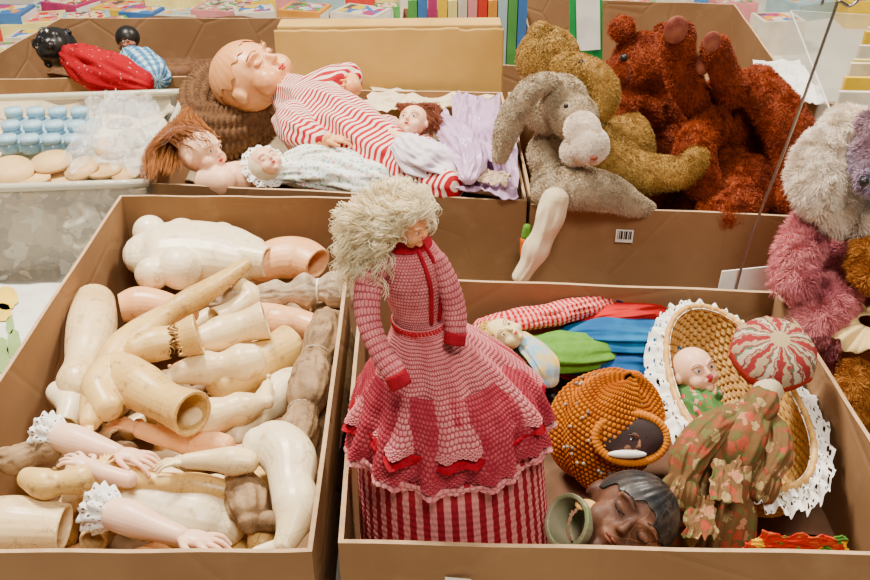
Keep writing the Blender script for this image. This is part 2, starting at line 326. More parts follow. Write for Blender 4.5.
def ruffle(name,cenpts,normal,inner,outer,mat,parent,waves=18,amp=.004,n=240):
    def fn(U,V):
        out=np.zeros(U.shape+(3,))
        for j in range(U.shape[1]):
            t=U[0,j]; p,d=cenpts(t)
            for i in range(U.shape[0]):
                v=V[i,j]; w=amp*math.sin(waves*2*math.pi*t)*v+amp*.5*math.sin(round(waves*2.4)*2*math.pi*t+1)*v
                sc=1+.12*abs(math.sin(waves*math.pi*t))*v
                out[i,j]=p+d*(inner+(outer-inner)*v*sc)+normal*(w-.3*abs(outer)*v*v)
        return out
    return mk(name,surf(fn,n,5),mat,parent)
PC=[0]
def patch(name,cs,mat,parent=None,label=None,cat=None,n=70,amp=.012,fr=4,mode='z',th=.0015,edge=.05,group=None,fv=None):
    P=[np.array(PT(*q,mode)) for q in cs]; PC[0]+=1; o_=PC[0]*1.7; fv=fv or fr
    def fn(U,V):
        uu=U+edge*(vn(U*0+3,V*9,o_)-.5)*2*np.abs(2*U-1)+.02*(vn(U*8,V*8,o_+9)-.5); vv=V+edge*(vn(U*9,V*0+5,o_)-.5)*2*np.abs(2*V-1)+.02*(vn(U*8,V*8,o_+4)-.5)
        X=((1-uu)*(1-vv))[...,None]*P[0]+(uu*(1-vv))[...,None]*P[1]+(uu*vv)[...,None]*P[2]+((1-uu)*vv)[...,None]*P[3]
        X[...,2]+=amp*folds(U*fr,V*fv,o_); X[...,1]-=amp*.4*folds(U*fr+9,V*fv,o_+2); return X
    o=mk(name,surf(fn,n,n,False),mat,parent,label,cat,group=group); solid(o,th); return o
def box(name,label,cat,cs,mat=CARD,edge=CARDE,top=RIM,bot=TZ,t=.005,K=16,L=8,bulge=.003,ztop=None):
    C=[pz(u,v,top) for u,v in cs]; n=4
    nr=[]
    for i in range(4):
        d=(C[(i+1)%4]-C[i]); d.z=0; d.normalize(); nr.append(Vector((d.y,-d.x,0)))
    def ring(off):
        pts=[]
        for i in range(4):
            a=C[i]-(nr[i]+nr[i-1])*off; b=C[(i+1)%4]-(nr[i]+nr[(i+1)%4])*off
            for k in range(K): pts.append((a.lerp(b,k/K),nr[i],k/K,i))
        return pts
    V=[];Fc=[]; m=4*K
    for off in (0,t):
        R=ring(off)
        for l in range(L+1):
            z=l/L
            for (p,nn,a,i) in R:
                b=bulge*math.sin(math.pi*a)*math.sin(math.pi*(.15+.7*z))*(1 if i%2 else .6)
                zz=(bot if off==0 else bot+.004)+(top-(bot if off==0 else bot+.004))*z+ (.0007*math.sin(a*19+i*2) if l==L and bulge else 0)
                V.append(Vector((p.x,p.y,0))+nn*b+Vector((0,0,zz)))
    S=(L+1)*m
    for l in range(L):
        for j in range(m):
            k=(j+1)%m; Fc.append((l*m+j,l*m+k,(l+1)*m+k,(l+1)*m+j)); Fc.append((S+l*m+k,S+l*m+j,S+(l+1)*m+j,S+(l+1)*m+k))
    e0=len(Fc)
    for j in range(m): k=(j+1)%m; Fc.append((L*m+j,L*m+k,S+L*m+k,S+L*m+j))
    e1=len(Fc)
    Fc.append(tuple(range(m-1,-1,-1))); Fc.append(tuple(S+j for j in range(m)))
    o=mk(name,(V,Fc,None),mat,None,label,cat,smooth=False); o.data.materials.append(edge)
    for i in range(e0,e1): o.data.polygons[i].material_index=1
    return o
def cuboid(p0,ax,ay,az):
    V=[p0+ax*i+ay*j+az*k for k in (0,1) for j in (0,1) for i in (0,1)]
    return V,[(0,2,3,1),(4,5,7,6),(0,1,5,4),(2,6,7,3),(0,4,6,2),(1,3,7,5)],None
# ---------------- setting
tv=cuboid(Vector((-2.6,.1,TZ-.03)),Vector((5.2,0,0)),Vector((0,4.6,0)),Vector((0,0,.03)))
mk('display_table',tv,TCLOTH,None,'long market table covered with a pale cloth','table',smooth=False)
fl=cuboid(Vector((-5,-2,-.75)),Vector((10,0,0)),Vector((0,12,0)),Vector((0,0,.02))); o=mk('floor',fl,M('floor_grey',(.4,.38,.35),None,.7),smooth=False); o['kind']='structure'
# ---------------- boxes
A=box('cardboard_box','open brown cardboard box filled with loose doll limbs and torsos','box',[(-115,552),(312,552),(357,197),(120,195)])
Bx=box('cardboard_box','open brown cardboard box holding a crochet dress doll and basket','box',[(338,543),(945,556),(778,291),(362,276)])
Cx=box('cardboard_box','brown cardboard box packed with dressed antique dolls','box',[(152,184),(527,201),(502,92),(209,88)])
Ex=box('cardboard_box','brown cardboard box full of old teddy bears with barcode sticker','box',[(531,205),(984,224),(850,103),(508,92)])
Fx=box('cardboard_box','brown cardboard box with cloth dolls draped over its edge','box',[(-50,80),(262,76),(330,18),(60,18)])
Ix=box('cardboard_box','empty brown cardboard box behind the teddy bears','box',[(545,86),(800,96),(735,4),(520,-2)])
Jx=box('cardboard_box','brown cardboard box holding bright paperback books','box',[(398,62),(530,66),(518,10),(402,8)])
def sticker(parent,u,v,Y,wp,hp,bars=True):
    p=py(u,v,Y); k=mpp(p); e=mk('price_sticker',cuboid(p,Vector((wp*k,-.003,0)),Vector((0,.0008,0)),Vector((0,0,hp*k))),WHITE,parent,'white barcode price sticker',smooth=False)
    if bars:
        g=[cuboid(p+Vector((wp*k*(.1+.8*i/9),-.0006-.003*(.1+.8*i/9),hp*k*.25)),Vector((wp*k*(.03+.03*(i%3)),0,0)),Vector((0,.0005,0)),Vector((0,0,hp*k*.65))) for i in range(9)]
        mk('barcode',join(g),BLACK,e,smooth=False)
sticker(Ex,615,242,pz(624,209,RIM).y-.0045,17,14)
sticker(Bx,445,581,pz(455,545,RIM).y-.004,26,5,False)
# ---------------- limbs in box A
G='doll parts in the cardboard box'
def limb(name,label,tubes,mat,ex=None,vox=.0014,cuff=None,balls=(),rs=.93,**k):
    g=[]
    for t in tubes:
        kw={}
        if isinstance(t,tuple): t,kw=t
        g.append(tp(t,rs=rs,**{**kw,**k}))
    for b in balls: g.append(sp3(*b))
    if ex:
        kind,Lp,pts=ex; a=PT(*pts[0],'z'); b=PT(*pts[1],'z'); L=Lp*mpp(a)
        if kind=='hand': g+=hand(a,b-a,Vector(pts[2]) if len(pts)>2 else Vector((.15,-.3,-1)),L); vox=.0010
        else:
            dn=(PT(*pts[2],'z')-a); g+=foot(a,b-a,dn,L); vox=.0012
    o=mk(name,fusegeo(g,vox,3),mat,None,label,'doll part',group=G)
    if cuff:
        a=PT(*cuff[0],'z'); b=PT(*cuff[1],'z'); d=np.array((b-a).normalized()); x=np.cross(d,(0,0,1.)); x/=np.linalg.norm(x); y=np.cross(x,d); rr=cuff[2]*mpp(a)
        for m_ in (0,.45):
            def fn(U,V): 
                th=U*2*math.pi; r=rr*(.8+.5*V+.14*V*np.sin(th*11+m_*9)); return np.array(a)+d*m_*rr+x*(r*np.cos(th))[...,None]+y*(r*np.sin(th))[...,None]-d*(rr*1.0*V)[...,None]
            mk('lace_cuff',surf(fn,90,5),LACE2,o)
    return o
def filler(n,z0,z1,f0=.06,f1=.94,lab='cream doll limb lying under the other parts'):
    Q=[pz(*q,.26) for q in [(-115,552),(312,552),(357,197),(120,195)]]
    ms=[COMP,COMPW,PEACH,COMPY,COMP,LEATH,BISQ]
    for i in range(n):
        a=random.uniform(.15,.85); b=f0+(f1-f0)*(i+.5)/n; p=Q[0].lerp(Q[1],a).lerp(Q[3].lerp(Q[2],a),b); p.z=random.uniform(z0,z1)
        th=random.uniform(0,6.28); L=random.uniform(.05,.075); d=Vector((math.cos(th),math.sin(th),random.uniform(-.1,.1)))*L
        if a<.32 or a>.68: d.x*=.45
        if b<.12 or b>.88: d.y*=.4
        r=random.uniform(.016,.021); sd=Vector((-d.y,d.x,0))*random.uniform(-.3,.3); e=p+d; d2=d.normalized()
        g=[tube([p-d,p-d*.5+sd*.5,p+sd,p+d*.5+sd*.4,e],[r,r*1.05,r*.8,r*.9,r*.5],n=18,start='open' if i%2==0 else 'round')]
        if i%3==0: g+=foot(e,d2,Vector((-d2.y,d2.x,.1)),.055)
        elif i%3==1: g+=hand(e,d2,Vector((0,0,-1)),.045)
        mk(['doll_leg_piece','doll_arm_piece','doll_arm_piece'][i%3],fusegeo(g,.0018,3),ms[i%7],None,lab,'doll part',group=G)
filler(14,.078,.09); filler(24,.115,.145)
T_='doll_torso_piece'; Lg='doll_leg_piece'; Ar='doll_arm_piece'
limb(T_,'white composition doll torso lying on its back',[([(146,254,.195,30),(160,253,.195,40),(190,251,.195,42),(222,254,.195,40),(242,258,.195,34)],dict(flat=.72)),([(244,259,.2,20),(268,262,.2,17)],dict(end='open'))],COMPW,balls=[(150,232,.205,17),(152,274,.2,17),(180,268,.205,22),(222,238,.205,16),(182,238,.208,20)])
limb(T_,'peach doll torso beside the white torso',[([(262,264,.185,22),(280,258,.19,26),(300,258,.19,26),(318,264,.19,20)],dict(flat=.8,end='open'))],PEACH)
limb(Ar,'short peach doll arm',[([(120,308,.18,15),(138,305,.18,20),(160,306,.18,17),(190,314,.17,12)],dict(start='open'))],PEACH)
limb(Lg,'chubby cream doll leg with worn paint',[([(94,302,.2,22),(92,325,.205,26),(88,350,.2,24),(82,366,.2,19),(78,384,.2,23),(73,402,.19,13)],dict(start='open'))],COMP,('foot',44,[(73,402,.19),(70,415,.185),(95,408,.19)]))
limb(Ar,'long yellowed doll arm with narrow cloth end',[[(246,264,.25,7),(218,284,.245,11),(192,300,.24,14),(165,315,.237,12),(140,336,.235,19),(118,358,.23,22),(104,382,.23,16),(98,400,.23,19),(90,422,.225,11)]],COMPY,('hand',30,[(90,424,.225),(86,440,.22)]))
limb(Ar,'short cream limb with open hollow socket',[([(136,350,.245,15),(152,345,.245,19),(175,341,.245,18),(199,334,.25,23)],dict(end='open'))],COMPY)
limb(Ar,'pale limb with open hollow socket end',[([(203,340,.225,15),(222,334,.225,20),(242,327,.228,17),(266,320,.234,21)],dict(end='open'))],COMP)
limb(Lg,'bent yellow limb with open hollow socket',[([(108,408,.235,16),(100,388,.24,20),(116,372,.24,22),(140,386,.24,26),(166,402,.24,22),(193,414,.245,26)],dict(end='open'))],COMPY)
limb(Lg,'cream doll leg with small foot',[[(172,376,.205,9),(190,371,.205,15),(208,368,.205,19),(222,366,.205,15),(240,363,.205,21),(252,360,.205,18)]],COMP,('foot',40,[(172,377,.205),(158,380,.205),(168,392,.205)]))
limb(Lg,'fat glossy cream doll thigh',[([(222,384,.18,20),(245,370,.18,27),(268,358,.18,22),(292,345,.18,24)],dict(end='open'))],COMPY)
limb(Lg,'cream doll leg with toes turned up',[[(192,424,.21,17),(208,418,.21,22),(228,412,.21,17),(242,408,.21,18),(262,402,.21,9)]],COMP,('foot',40,[(260,402,.21),(275,398,.21),(268,385,.21)]))
limb(T_,'large glossy cream doll torso',[([(130,498,.16,40),(155,503,.165,44),(180,510,.165,40),(205,516,.165,40),(226,522,.16,30)],dict(flat=.85))],COMPW,balls=[(215,492,.18,18)])
limb(Lg,'large pale bent doll leg with rounded knee',[[(258,446,.235,21),(276,446,.235,28),(290,460,.235,29),(292,485,.23,24),(297,508,.225,26),(291,530,.22,17),(284,546,.215,12)]],COMPW,('foot',44,[(285,542,.215),(280,556,.21),(262,545,.21)]))
limb(Ar,'cream doll arm with grey cloth band and hand',[[(250,462,.235,12),(234,461,.235,16),(214,460,.235,12),(186,461,.235,8)]],COMP,('hand',38,[(188,461,.235),(160,463,.235)]))
limb(Ar,'pink bisque doll arm with lace cuff and spread fingers',[[(52,434,.225,13),(72,440,.228,17),(95,447,.228,14),(118,453,.23,9)]],BISQ,('hand',54,[(116,452,.23),(158,461,.225)]),cuff=((56,436,.225),(85,446,.225),16))
limb(Ar,'small pink doll forearm with open hand',[[(130,480,.235,9),(106,474,.238,10),(90,466,.24,7)]],BISQ,('hand',44,[(92,467,.24),(58,450,.245)]))
limb(Ar,'stubby tan cloth doll arm',[[(28,478,.225,12),(45,484,.228,17),(60,483,.228,13),(85,478,.23,16),(103,466,.232,9)]],COMPY,('hand',24,[(102,467,.232),(106,455,.235)]))
limb(Ar,'pink bisque doll forearm with lace cuff and long hand',[[(108,512,.235,17),(130,518,.238,19),(155,527,.238,14),(182,536,.238,10)]],BISQ,('hand',62,[(180,535,.238),(240,548,.235)]),cuff=((110,512,.235),(145,524,.235),19))
limb(T_,'yellowed cream doll torso half buried',[([(-25,525,.185,30),(15,525,.19,34),(65,528,.185,28)],dict(flat=.85,end='open'))],COMP)
def band(u,v,z,r,mat,par,tu=0,tv=0):
    p=pz(u,v,z); q=pz(u+tu,v+tv,z); d=(q-p).normalized(); k=mpp(p)*r; R=basis(d,(0,0,1))
    pts=[p+R@Vector((k*math.cos(i*.3142),0,k*math.sin(i*.3142))) for i in range(21)]; mk('cord_band',tube(pts,[.0016]*21,n=8,sub=2),mat,par)
L1=limb(Lg,'brown kid leather doll leg with stitched joints',[([(328,322,.205,15),(322,345,.21,18),(316,358,.207,14),(312,376,.207,19),(307,398,.21,19),(303,412,.205,14),(300,430,.205,19),(295,450,.2,17),(290,470,.2,15)],dict(n=56,disp=wr(.14,2.2,3)))],LEATH,rs=1.05)
band(316,358,.207,15,CLOTHG,L1,-5,18); band(303,412,.205,15,CLOTHG,L1,-4,18)
limb(Lg,'worn brown leather doll lower leg and foot',[([(240,486,.19,18),(250,506,.195,21),(252,520,.19,14)],dict(n=48,disp=wr(.14,2.2,3)))],LEATH,('foot',56,[(252,515,.19),(254,530,.185),(280,528,.19)]),rs=1.03)
L2=limb(Lg,'grey cloth doll leg with gathered bands',[([(215,300,.2,10),(240,299,.205,13),(250,298,.205,8),(275,295,.208,14),(290,293,.21,9),(305,291,.21,17),(318,290,.21,10),(333,290,.21,17),(347,296,.205,12)],dict(n=56,disp=wr(.16,2.2,3)))],CLOTHG,rs=1.05)
band(250,298,.205,9,WHITE,L2,20,-1); band(318,290,.21,11,WHITE,L2,20,0)
limb(Ar,'orange peach doll arm with open fingers',[[(225,447,.19,14),(202,444,.19,17),(170,438,.19,12),(140,430,.195,9)]],PEACH,('hand',44,[(142,430,.195),(105,417,.2)]))
limb(Ar,'peach doll arm tucked under leather leg',[([(258,314,.185,15),(278,322,.185,19),(300,324,.182,16),(325,332,.18,14)],dict(start='open'))],PEACH)
limb(Lg,'small cream doll calf',[[(303,380,.17,16),(285,390,.175,22),(262,410,.175,17),(238,434,.18,12)]],COMPW,('foot',40,[(240,432,.18),(228,442,.18),(224,428,.18)]))
limb(Ar,'tan cloth doll arm lying at the box edge',[([(2,458,.2,10),(18,460,.21,15),(36,452,.21,12),(50,450,.215,13)],dict(n=48,disp=wr(.15,2,3)))],LEATH,rs=1.)
limb(Lg,'grey leather doll leg along the box side',[([(322,300,.15,14),(335,340,.16,18),(336,400,.16,17),(325,440,.16,16),(318,480,.16,15)],dict(n=48,disp=wr(.15,2,3)))],LEATH,rs=1.)
limb(Lg,'pale yellow doll leg across the torso',[[(88,468,.2,9),(120,476,.205,14),(160,482,.205,11),(200,486,.2,14),(240,494,.19,10)]],COMPY)
limb(Ar,'cream doll arm pointing at the torso',[([(240,285,.225,9),(250,298,.21,13),(232,312,.2,12),(215,320,.2,14)],dict(end='open'))],COMP)
limb(Lg,'tan composition leg beneath the pile',[[(240,470,.16,18),(268,500,.165,22),(262,545,.16,16)]],COMPY)
limb(Ar,'cream upper arm at the box side',[([(58,392,.19,13),(72,405,.19,16),(66,425,.185,12)],dict(end='open'))],COMPW)
# ---------------- crochet doll in box B
D=emp('crochet_dress_doll',(.01,.80,TZ+.01),'blonde doll standing in a tiered pink crochet gown','doll')
PK1=(.62,.26,.27);PK2=(.52,.19,.20)
def stitch(U,V,nu,nv,a): 
    row=np.floor(V*nv); return a*np.abs(np.sin(np.pi*(U*nu+.5*(row%2))))**.8*np.abs(np.sin(np.pi*V*nv))**.8
def cx(z): return np.interp(z,[.06,.1,.36,.40,.445,.50,.56],[.028,.026,.012,.002,-.016,-.024,-.034])
def lay(name,zs,rs,c1,c2,nu=600,nv=150,su=90,sv=30,sa=.0018,ruf=0,nr=12,ph=0,yk=1.,label=None,y0=.80,hole=.22,tilt=0,mat=None):
    zs=np.array(zs);rs=np.array(rs); mat=mat or yarn(name+'_yarn',c1,c2,su,sv,hole)
    def fn(U,V):
        th=U*2*math.pi; x=np.linspace(0,1,len(zs)); z=np.interp(V,x,zs); r=np.interp(V,x,rs)
        r=r*(1+ruf*V*np.sin(nr*th+ph+.8*np.sin(3*th))+ruf*.5*V*np.sin(nr*2*th+1+2*V)+.03*V*np.sin(2*th+ph))+stitch(U,V,su,sv,sa)
        z=z+tilt*np.cos(th)*V+(.005*V**8*np.abs(np.sin(nr*1.5*th)) if ruf else 0)
        return np.stack([cx(z)+r*np.cos(th),y0+r*yk*np.sin(th),z],-1)
    return mk(name,surf(fn,nu,nv),mat,D,label)
lay('underskirt',[.058,.16,.30,.36],[.107,.110,.101,.08],PK1,PK2,su=132,sv=50,sa=.0011,mat=STRP,nu=528,nv=200)
lay('flounce',[.392,.372,.35,.322,.306],[.068,.085,.097,.106,.109],(.44,.10,.12),(.32,.05,.07),nv=110,su=130,sv=21,sa=.0013,ruf=.055,nr=11,ph=1,label='dark rose openwork crochet flounce',hole=.52,tilt=.006)
lay('overskirt',[.447,.437,.42,.40,.378,.350,.340],[.027,.031,.044,.060,.077,.096,.100],PK1,PK2,su=130,sv=34,sa=.0013,ruf=.08,nr=8,hole=.42,tilt=.007,nv=204)
lay('skirt_trim',[.343,.337,.331],[.0985,.102,.104],(.34,.02,.035),(.26,.015,.025),nv=24,su=100,sv=2,sa=.0016,ruf=.08,nr=8,label='dark red trim',tilt=.007)
lay('skirt_trim',[.311,.305,.299],[.107,.110,.111],(.66,.31,.31),PK2,nv=24,su=100,sv=2,sa=.0018,ruf=.055,nr=11,ph=1,tilt=.006)
lay('bodice',[.437,.45,.47,.495,.515,.53,.542,.55],[.027,.025,.029,.036,.035,.028,.014,.010],PK1,PK2,nu=400,nv=180,su=66,sv=38,sa=.0008,yk=.85,hole=.38)
lay('waist_band',[.446,.441,.436],[.028,.030,.029],(.36,.03,.04),(.3,.02,.03),nu=200,nv=16,su=50,sv=2,sa=.0012)
lay('collar',[.532,.540,.549,.555],[.027,.021,.015,.012],(.36,.03,.045),(.28,.02,.03),nu=160,nv=20,su=36,sv=4,sa=.0012,yk=.9)
for k in (.55,.95):
    mk('placket',tube([Vector((cx(z)+r*math.sin(k),.80-.85*r*math.cos(k)-.001,z)) for z,r in ((.538,.024),(.515,.035),(.495,.037),(.47,.031),(.452,.026))],[.0022]*5,n=8),DRED,D)
YS=yarn('sleeve_yarn',PK1,PK2,22,10,.38)
def sleeve(pts,mode='y'):
    g=tp(pts,mode,n=88,sub=30,disp=lambda a,l:.06*abs(math.sin(math.pi*(a*22)))*abs(math.sin(math.pi*l*10)),uvn=1); o=mk('sleeve',g,YS,D); return o
sleeve([(380,260,.78,12),(369,285,.77,14),(368,318,.75,12),(380,350,.73,11),(395,374,.715,12)])
mk('cuff',tp([(394,372,.715,12),(401,386,.71,12)],'y',n=24,sub=4,start='flat',end='flat'),DRED,D)
sleeve([(437,260,.79,10),(448,285,.785,11),(455,312,.78,11),(456,334,.77,10)])
mk('cuff',tp([(456,332,.77,11),(454,344,.765,11)],'y',n=24,sub=4,start='flat',end='flat'),DRED,D)
hc=py(410,226,.785); hr=21*mpp(hc)
dhead(D,hc,hr,(.80,-.58,-.05),(0,0,1),SKINO,brow=BLOND,extra=[tube([hc-Vector((0,0,hr*.8)),hc-Vector((-.003,-.01,hr*2))],[hr*.33,hr*.33])])
paths=[]; hm=mpp(hc); fw=Vector((.85,-.5,-.1)).normalized()
for i in range(330):
    th=random.uniform(0,6.28); ph=random.uniform(-.9,1.5)
    d=Vector((math.cos(th)*math.cos(ph),math.sin(th)*math.cos(ph),math.sin(ph)))
    if d.dot(fw)>.38 and ph<.5: continue
    a=hc+d*hr*.9; e=hc+Vector((-15*hm,0.005,2*hm))+Vector((d.x*52,d.y*46,d.z*40))*hm*random.uniform(.6,1.)
    m=(a+e)/2+Vector((0,0,10*hm)); q=e+Vector((random.uniform(-8,8),random.uniform(-6,6),random.uniform(-34,-8)))*hm
    if q.x>hc.x-.005 and q.y<hc.y: q.x=e.x+.003; q.z=e.z-.006
    paths.append([a,m,e,q])
for i in range(70):
    a=py(random.uniform(340,384),random.uniform(205,240),.79+random.uniform(-.03,.02)); paths.append([hc+Vector((-hr,0,hr*.4)),a,a+Vector((-.004,0,-.03)),a+Vector((random.uniform(-.012,.012),random.uniform(-.01,.01),-.062))])
curls('hair',D,BLOND,paths,.0046,4.2,.00034,n=3,steps=33,lock=9,ls=.0020,pj=2.2)
mk('hair_cap',sphere(hc+Vector((-hr*.35,hr*.3,hr*.25)),hr*1.02),BLOND,D)
# ---------------- orange crochet hood with mask
p=pz(608,428,.19); k=mpp(p)
O=emp('crochet_hood',(p.x,p.y,TZ+.004),'orange crochet hood with beads around a dark and white mask face','hood')
def fn(U,V):
    th=U*2*math.pi; a=math.pi*(.03+.94*V); rr=1+stitch(U,V,66,34,.035)+.03*np.sin(3*th)+.20*(vn(np.cos(th)*2+4,np.sin(th)*2+V*5)-.5)
    x=54*k*np.sin(a)*np.cos(th)*rr; y=48*k*np.sin(a)*np.sin(th)*rr; z=62*k*np.cos(a)*rr
    L=np.stack([x,y,z],-1); Q=L@np.array(Matrix.Rotation(.25,3,'Y').transposed()); return Q+np.array(p)
OY=yarn('orange_yarn',(.56,.21,.035),(.42,.13,.02),66,34,.50,(.10,.03,.01))
mk('hood_shell',surf(fn,462,272),OY,O)
g=[]
Dc=Vector((-.20,-.76,.62)).normalized(); Rr=Vector((1,0,0)); Rr=(Rr-Rr.dot(Dc)*Dc).normalized(); Dd=Dc.cross(Rr)
if Dd.z>0: Dd=-Dd
for i in range(60):
    x=random.uniform(-46,46); y=random.uniform(-56,50)
    if (x/50)**2+(y/60)**2>.9 or (abs(x-24)<38 and abs(y-12)<26): continue
    h=math.sqrt(max(0,1-(x/53)**2-(y/62)**2))*54; g.append(sphere(p+(Rr*x+Dd*y+Dc*h)*k,.0024,n=10,m=8))
mk('beads',join(g),M('bead_brown',(.05,.06,.08),(.5,.4,.28),.2,scale=60),O,kind='stuff')
oc=p+(Rr*22+Dd*9)*k; BO=basis(Dc,-Dd)
mk('hood_lining',sphere(oc+Dc*44*k,(31*k,11*k,21*k),BO),M('dark_lining',(.02,.014,.012),(.06,.03,.03),.8),O)
pts=[oc+Dc*(47-4*math.cos(i*.2618))*k+(Rr*math.cos(i*.2618)*33+Dd*math.sin(i*.2618)*23)*k for i in range(25)]
mk('hood_opening_trim',tube(pts,[.0045]*25,n=20,sub=8,disp=lambda a,l:.25*abs(math.sin(l*20))),M('orange_trim',(.56,.21,.035),None,.9,60,500,.6),O)
dhead(O,oc+Dc*38*k+(Rr*3+Dd*1)*k,21*k,Dc+Rr*.3+Dd*.15,-Dd+Rr*.2,SKIND,brow=BLACK,name='mask_face',es=1.0,lidm=BLACK,lips=WHITE)
mk('white_cloth_strip',sphere(oc+Dc*54*k+(Rr*-4+Dd*15)*k,(18*k,4*k,4*k),BO),WHITE,O)
# ---------------- dark doll head with open neck
p=pz(627,521,.205); k=mpp(p)
Hd=emp('dark_doll_head',(p.x,p.y,TZ+.004),'dark brown composition doll head on its side with black painted hair','doll head')
dhead(Hd,p,54*k,(-.12,-.74,.68),(.85,.4,.45),SKIND,brow=BLACK,lips=M('dark_lips',(.22,.08,.05)),cap=M('worn_black_hair',(.014,.016,.018),(.06,.05,.045),.4,40,bs=60,bst=.5,spec=.4,crack=(.2,.15,.1),ck=.3),closed=True)
mk('neck',fusegeo([tube([p+Vector((-.02,-.006,-.004)),p+Vector((-46*k,-6*k,0)),p+Vector((-64*k,-14*k,14*k))],[20*k,23*k,28*k],n=32,end='open')],.0012,2),GMET,Hd,'peeling green grey neck with hollow opening')
mk('peeling_patch',sp3(586,505,.235,(11,8,3)),M('yellow_chip',(.70,.45,.18),None,.7,60),Hd)
# ---------------- clown doll
Cl=emp('clown_doll',pz(560,340,TZ+.004),'cloth clown doll lying in red plaid, green and blue','doll')
p=pz(504,336,.235); k=mpp(p)
YF=M('yellow_face',(.80,.64,.36)); dhead(Cl,p,21*k,(.1,-.5,.85),(-.9,.4,.1),YF,brow=RED)
curls('hair',Cl,M('straw_hair',(.75,.55,.2),None,.5),[[p+Vector((-.012+random.uniform(-.004,.006),.004,.012)),p+Vector((-.024,random.uniform(-.02,.02),.01)),p+Vector((-.03+random.uniform(-.006,.006),random.uniform(-.03,.03),-.008))] for i in range(40)],.003,2,.0007,lock=4,ls=.002,steps=12)
def ct(name,pts,mat,par,flat=.6,amp=.25,fr=1.6,ln=2.5,n=64,**k): return mk(name,tp(pts,n=n,sub=14,flat=flat,disp=wr(amp,fr,ln),**k),mat,par)
ct('sleeve',[(480,326,.21,10),(505,322,.225,15),(545,316,.225,16),(585,306,.228,15),(614,296,.23,12)],PLAID,Cl,.6,.2,2)
mk('glove',fusegeo([sphere(pz(617,295,.235),.011)]+hand(pz(610,298,.235),Vector((1,.25,0)),Vector((0,0,-1)),.036),.0012,2),NAVY,Cl)
ct('vest',[(520,345,.20,15),(540,350,.205,25),(565,352,.205,29),(596,350,.20,24)],GREEN,Cl,.5,.2,1.6,1.6,90)
ct('shirt',[(520,336,.222,8),(534,350,.225,13),(546,366,.215,14),(550,380,.20,10)],M('lightblue',(.28,.44,.56),(.70,.5,.12),.8,50),Cl,.5,.2,1.6,2,80)
ct('sash',[(580,318,.212,9),(605,314,.22,15),(635,312,.222,17),(672,308,.215,15)],REDC,Cl,.5,.25,1.8,2,90)
ct('trousers',[(572,336,.2,19),(600,336,.205,28),(630,336,.205,30),(665,336,.2,27)],BLUE,Cl,.5,.22,1.7,1.6,110)
ct('trousers',[(572,364,.18,16),(604,364,.185,23),(640,364,.185,24),(662,366,.18,19)],M('deep_blue_cloth',(.02,.06,.18),(.02,.11,.26),.9),Cl,.5,.22,1.7,1.6,110)
patch('black_cloth',[(372,330,.11),(600,420,.11),(560,370,.14),(380,300,.14)],BLACK,None,'crumpled black cloth under the dolls','cloth')
patch('red_cloth',[(470,300,.15),(480,360,.14),(660,400,.13),(660,300,.16)],REDC,None,'crumpled red fabric beneath the clown doll','cloth',amp=.012)
patch('brown_lining_cloth',[(450,545,.09),(900,545,.09),(800,330,.09),(460,330,.09)],M('dark_cloth',(.12,.07,.04),(.22,.11,.08),.9,10),None,'dark brown rumpled cloth in the bottom of the box','cloth',amp=.02)
patch('patterned_scarf',[(735,553,.19),(850,556,.19),(845,538,.215),(765,532,.215)],spots('scarf',(.50,.05,.03),[(.75,.45,.04),(.1,.22,.05),(.5,.1,.05)],60,.5),None,'folded red and yellow patterned scarf','scarf',amp=.006)
# ---------------- wicker basket
P1=pz(693,322,.235); P2=pz(786,490,.205); cen=(P1+P2)/2; al=(P2-P1)/2; ay=Vector((-al.y,al.x,0)).normalized()*.078
if ay.x<0: ay=-ay
Bk=emp('wicker_basket',(cen.x,cen.y,TZ+.004),'oval wicker doll basket trimmed with white lace','basket')
def rimp(th): return cen+al*math.cos(th)+ay*math.sin(th)+Vector((0,0,.022*max(0,-math.cos(th))))
def fn(U,V):
    th=U*2*math.pi; rr=np.sin(V*math.pi/2)**.55; dz=-.095*(1-V**1.6)
    w=.0022*np.sin(th*40+np.pi*np.floor(V*26))*1.0+.0016*np.abs(np.sin(V*26*np.pi))
    r=rr+w/.09; P=np.array(cen)+np.array(al)*(r*np.cos(th))[...,None]+np.array(ay)*(r*np.sin(th))[...,None]
    P[...,2]+=dz+.022*V*np.maximum(0,-np.cos(th)); return P
solid(mk('basket_bowl',surf(fn,360,130),WICK,Bk),.004)
g=[]
for k_ in range(2):
    pts=[rimp(2*math.pi*i/72)+Vector((0,0,.003+.003*math.sin(i*2.2+k_*math.pi))) for i in range(73)]
    g.append(tube(pts,[.0042]*73,n=8,sub=2))
mk('basket_rim',join(g),WICK,Bk)
def rp(t): th=2*math.pi*t; p=rimp(th); d=(p-cen); d.z=0; return np.array(p),np.array(d.normalized())
ruffle('lace_trim',rp,np.array((0,0,1.)),-.004,.028,LACE,Bk,waves=26,amp=.006,n=420)
ruffle('lace_trim',lambda t:(rp(t)[0]+np.array((0,0,.004)),rp(t)[1]),np.array((0,0,1.)),-.006,.014,LACE,Bk,waves=32,amp=.005,n=420)
patch('basket_liner',[(700,440,.125),(780,460,.125),(750,350,.13),(700,340,.135)],FLOR,Bk,amp=.006)
p=pz(695,371,.225); k=mpp(p)
Bb=emp('baby_doll',pz(700,390,.15),'small baby doll with pink pacifier lying in the basket','doll')
dhead(Bb,p,25*k,(.3,-.75,.65),(-.25,.4,1),SKINL,iris=M('blue_iris',(.03,.08,.2)),brow=BRHAIR)
fd=Vector((.3,-.75,.65)).normalized(); q=p+fd*25*k*.9-Vector((0,0,25*k*.40))
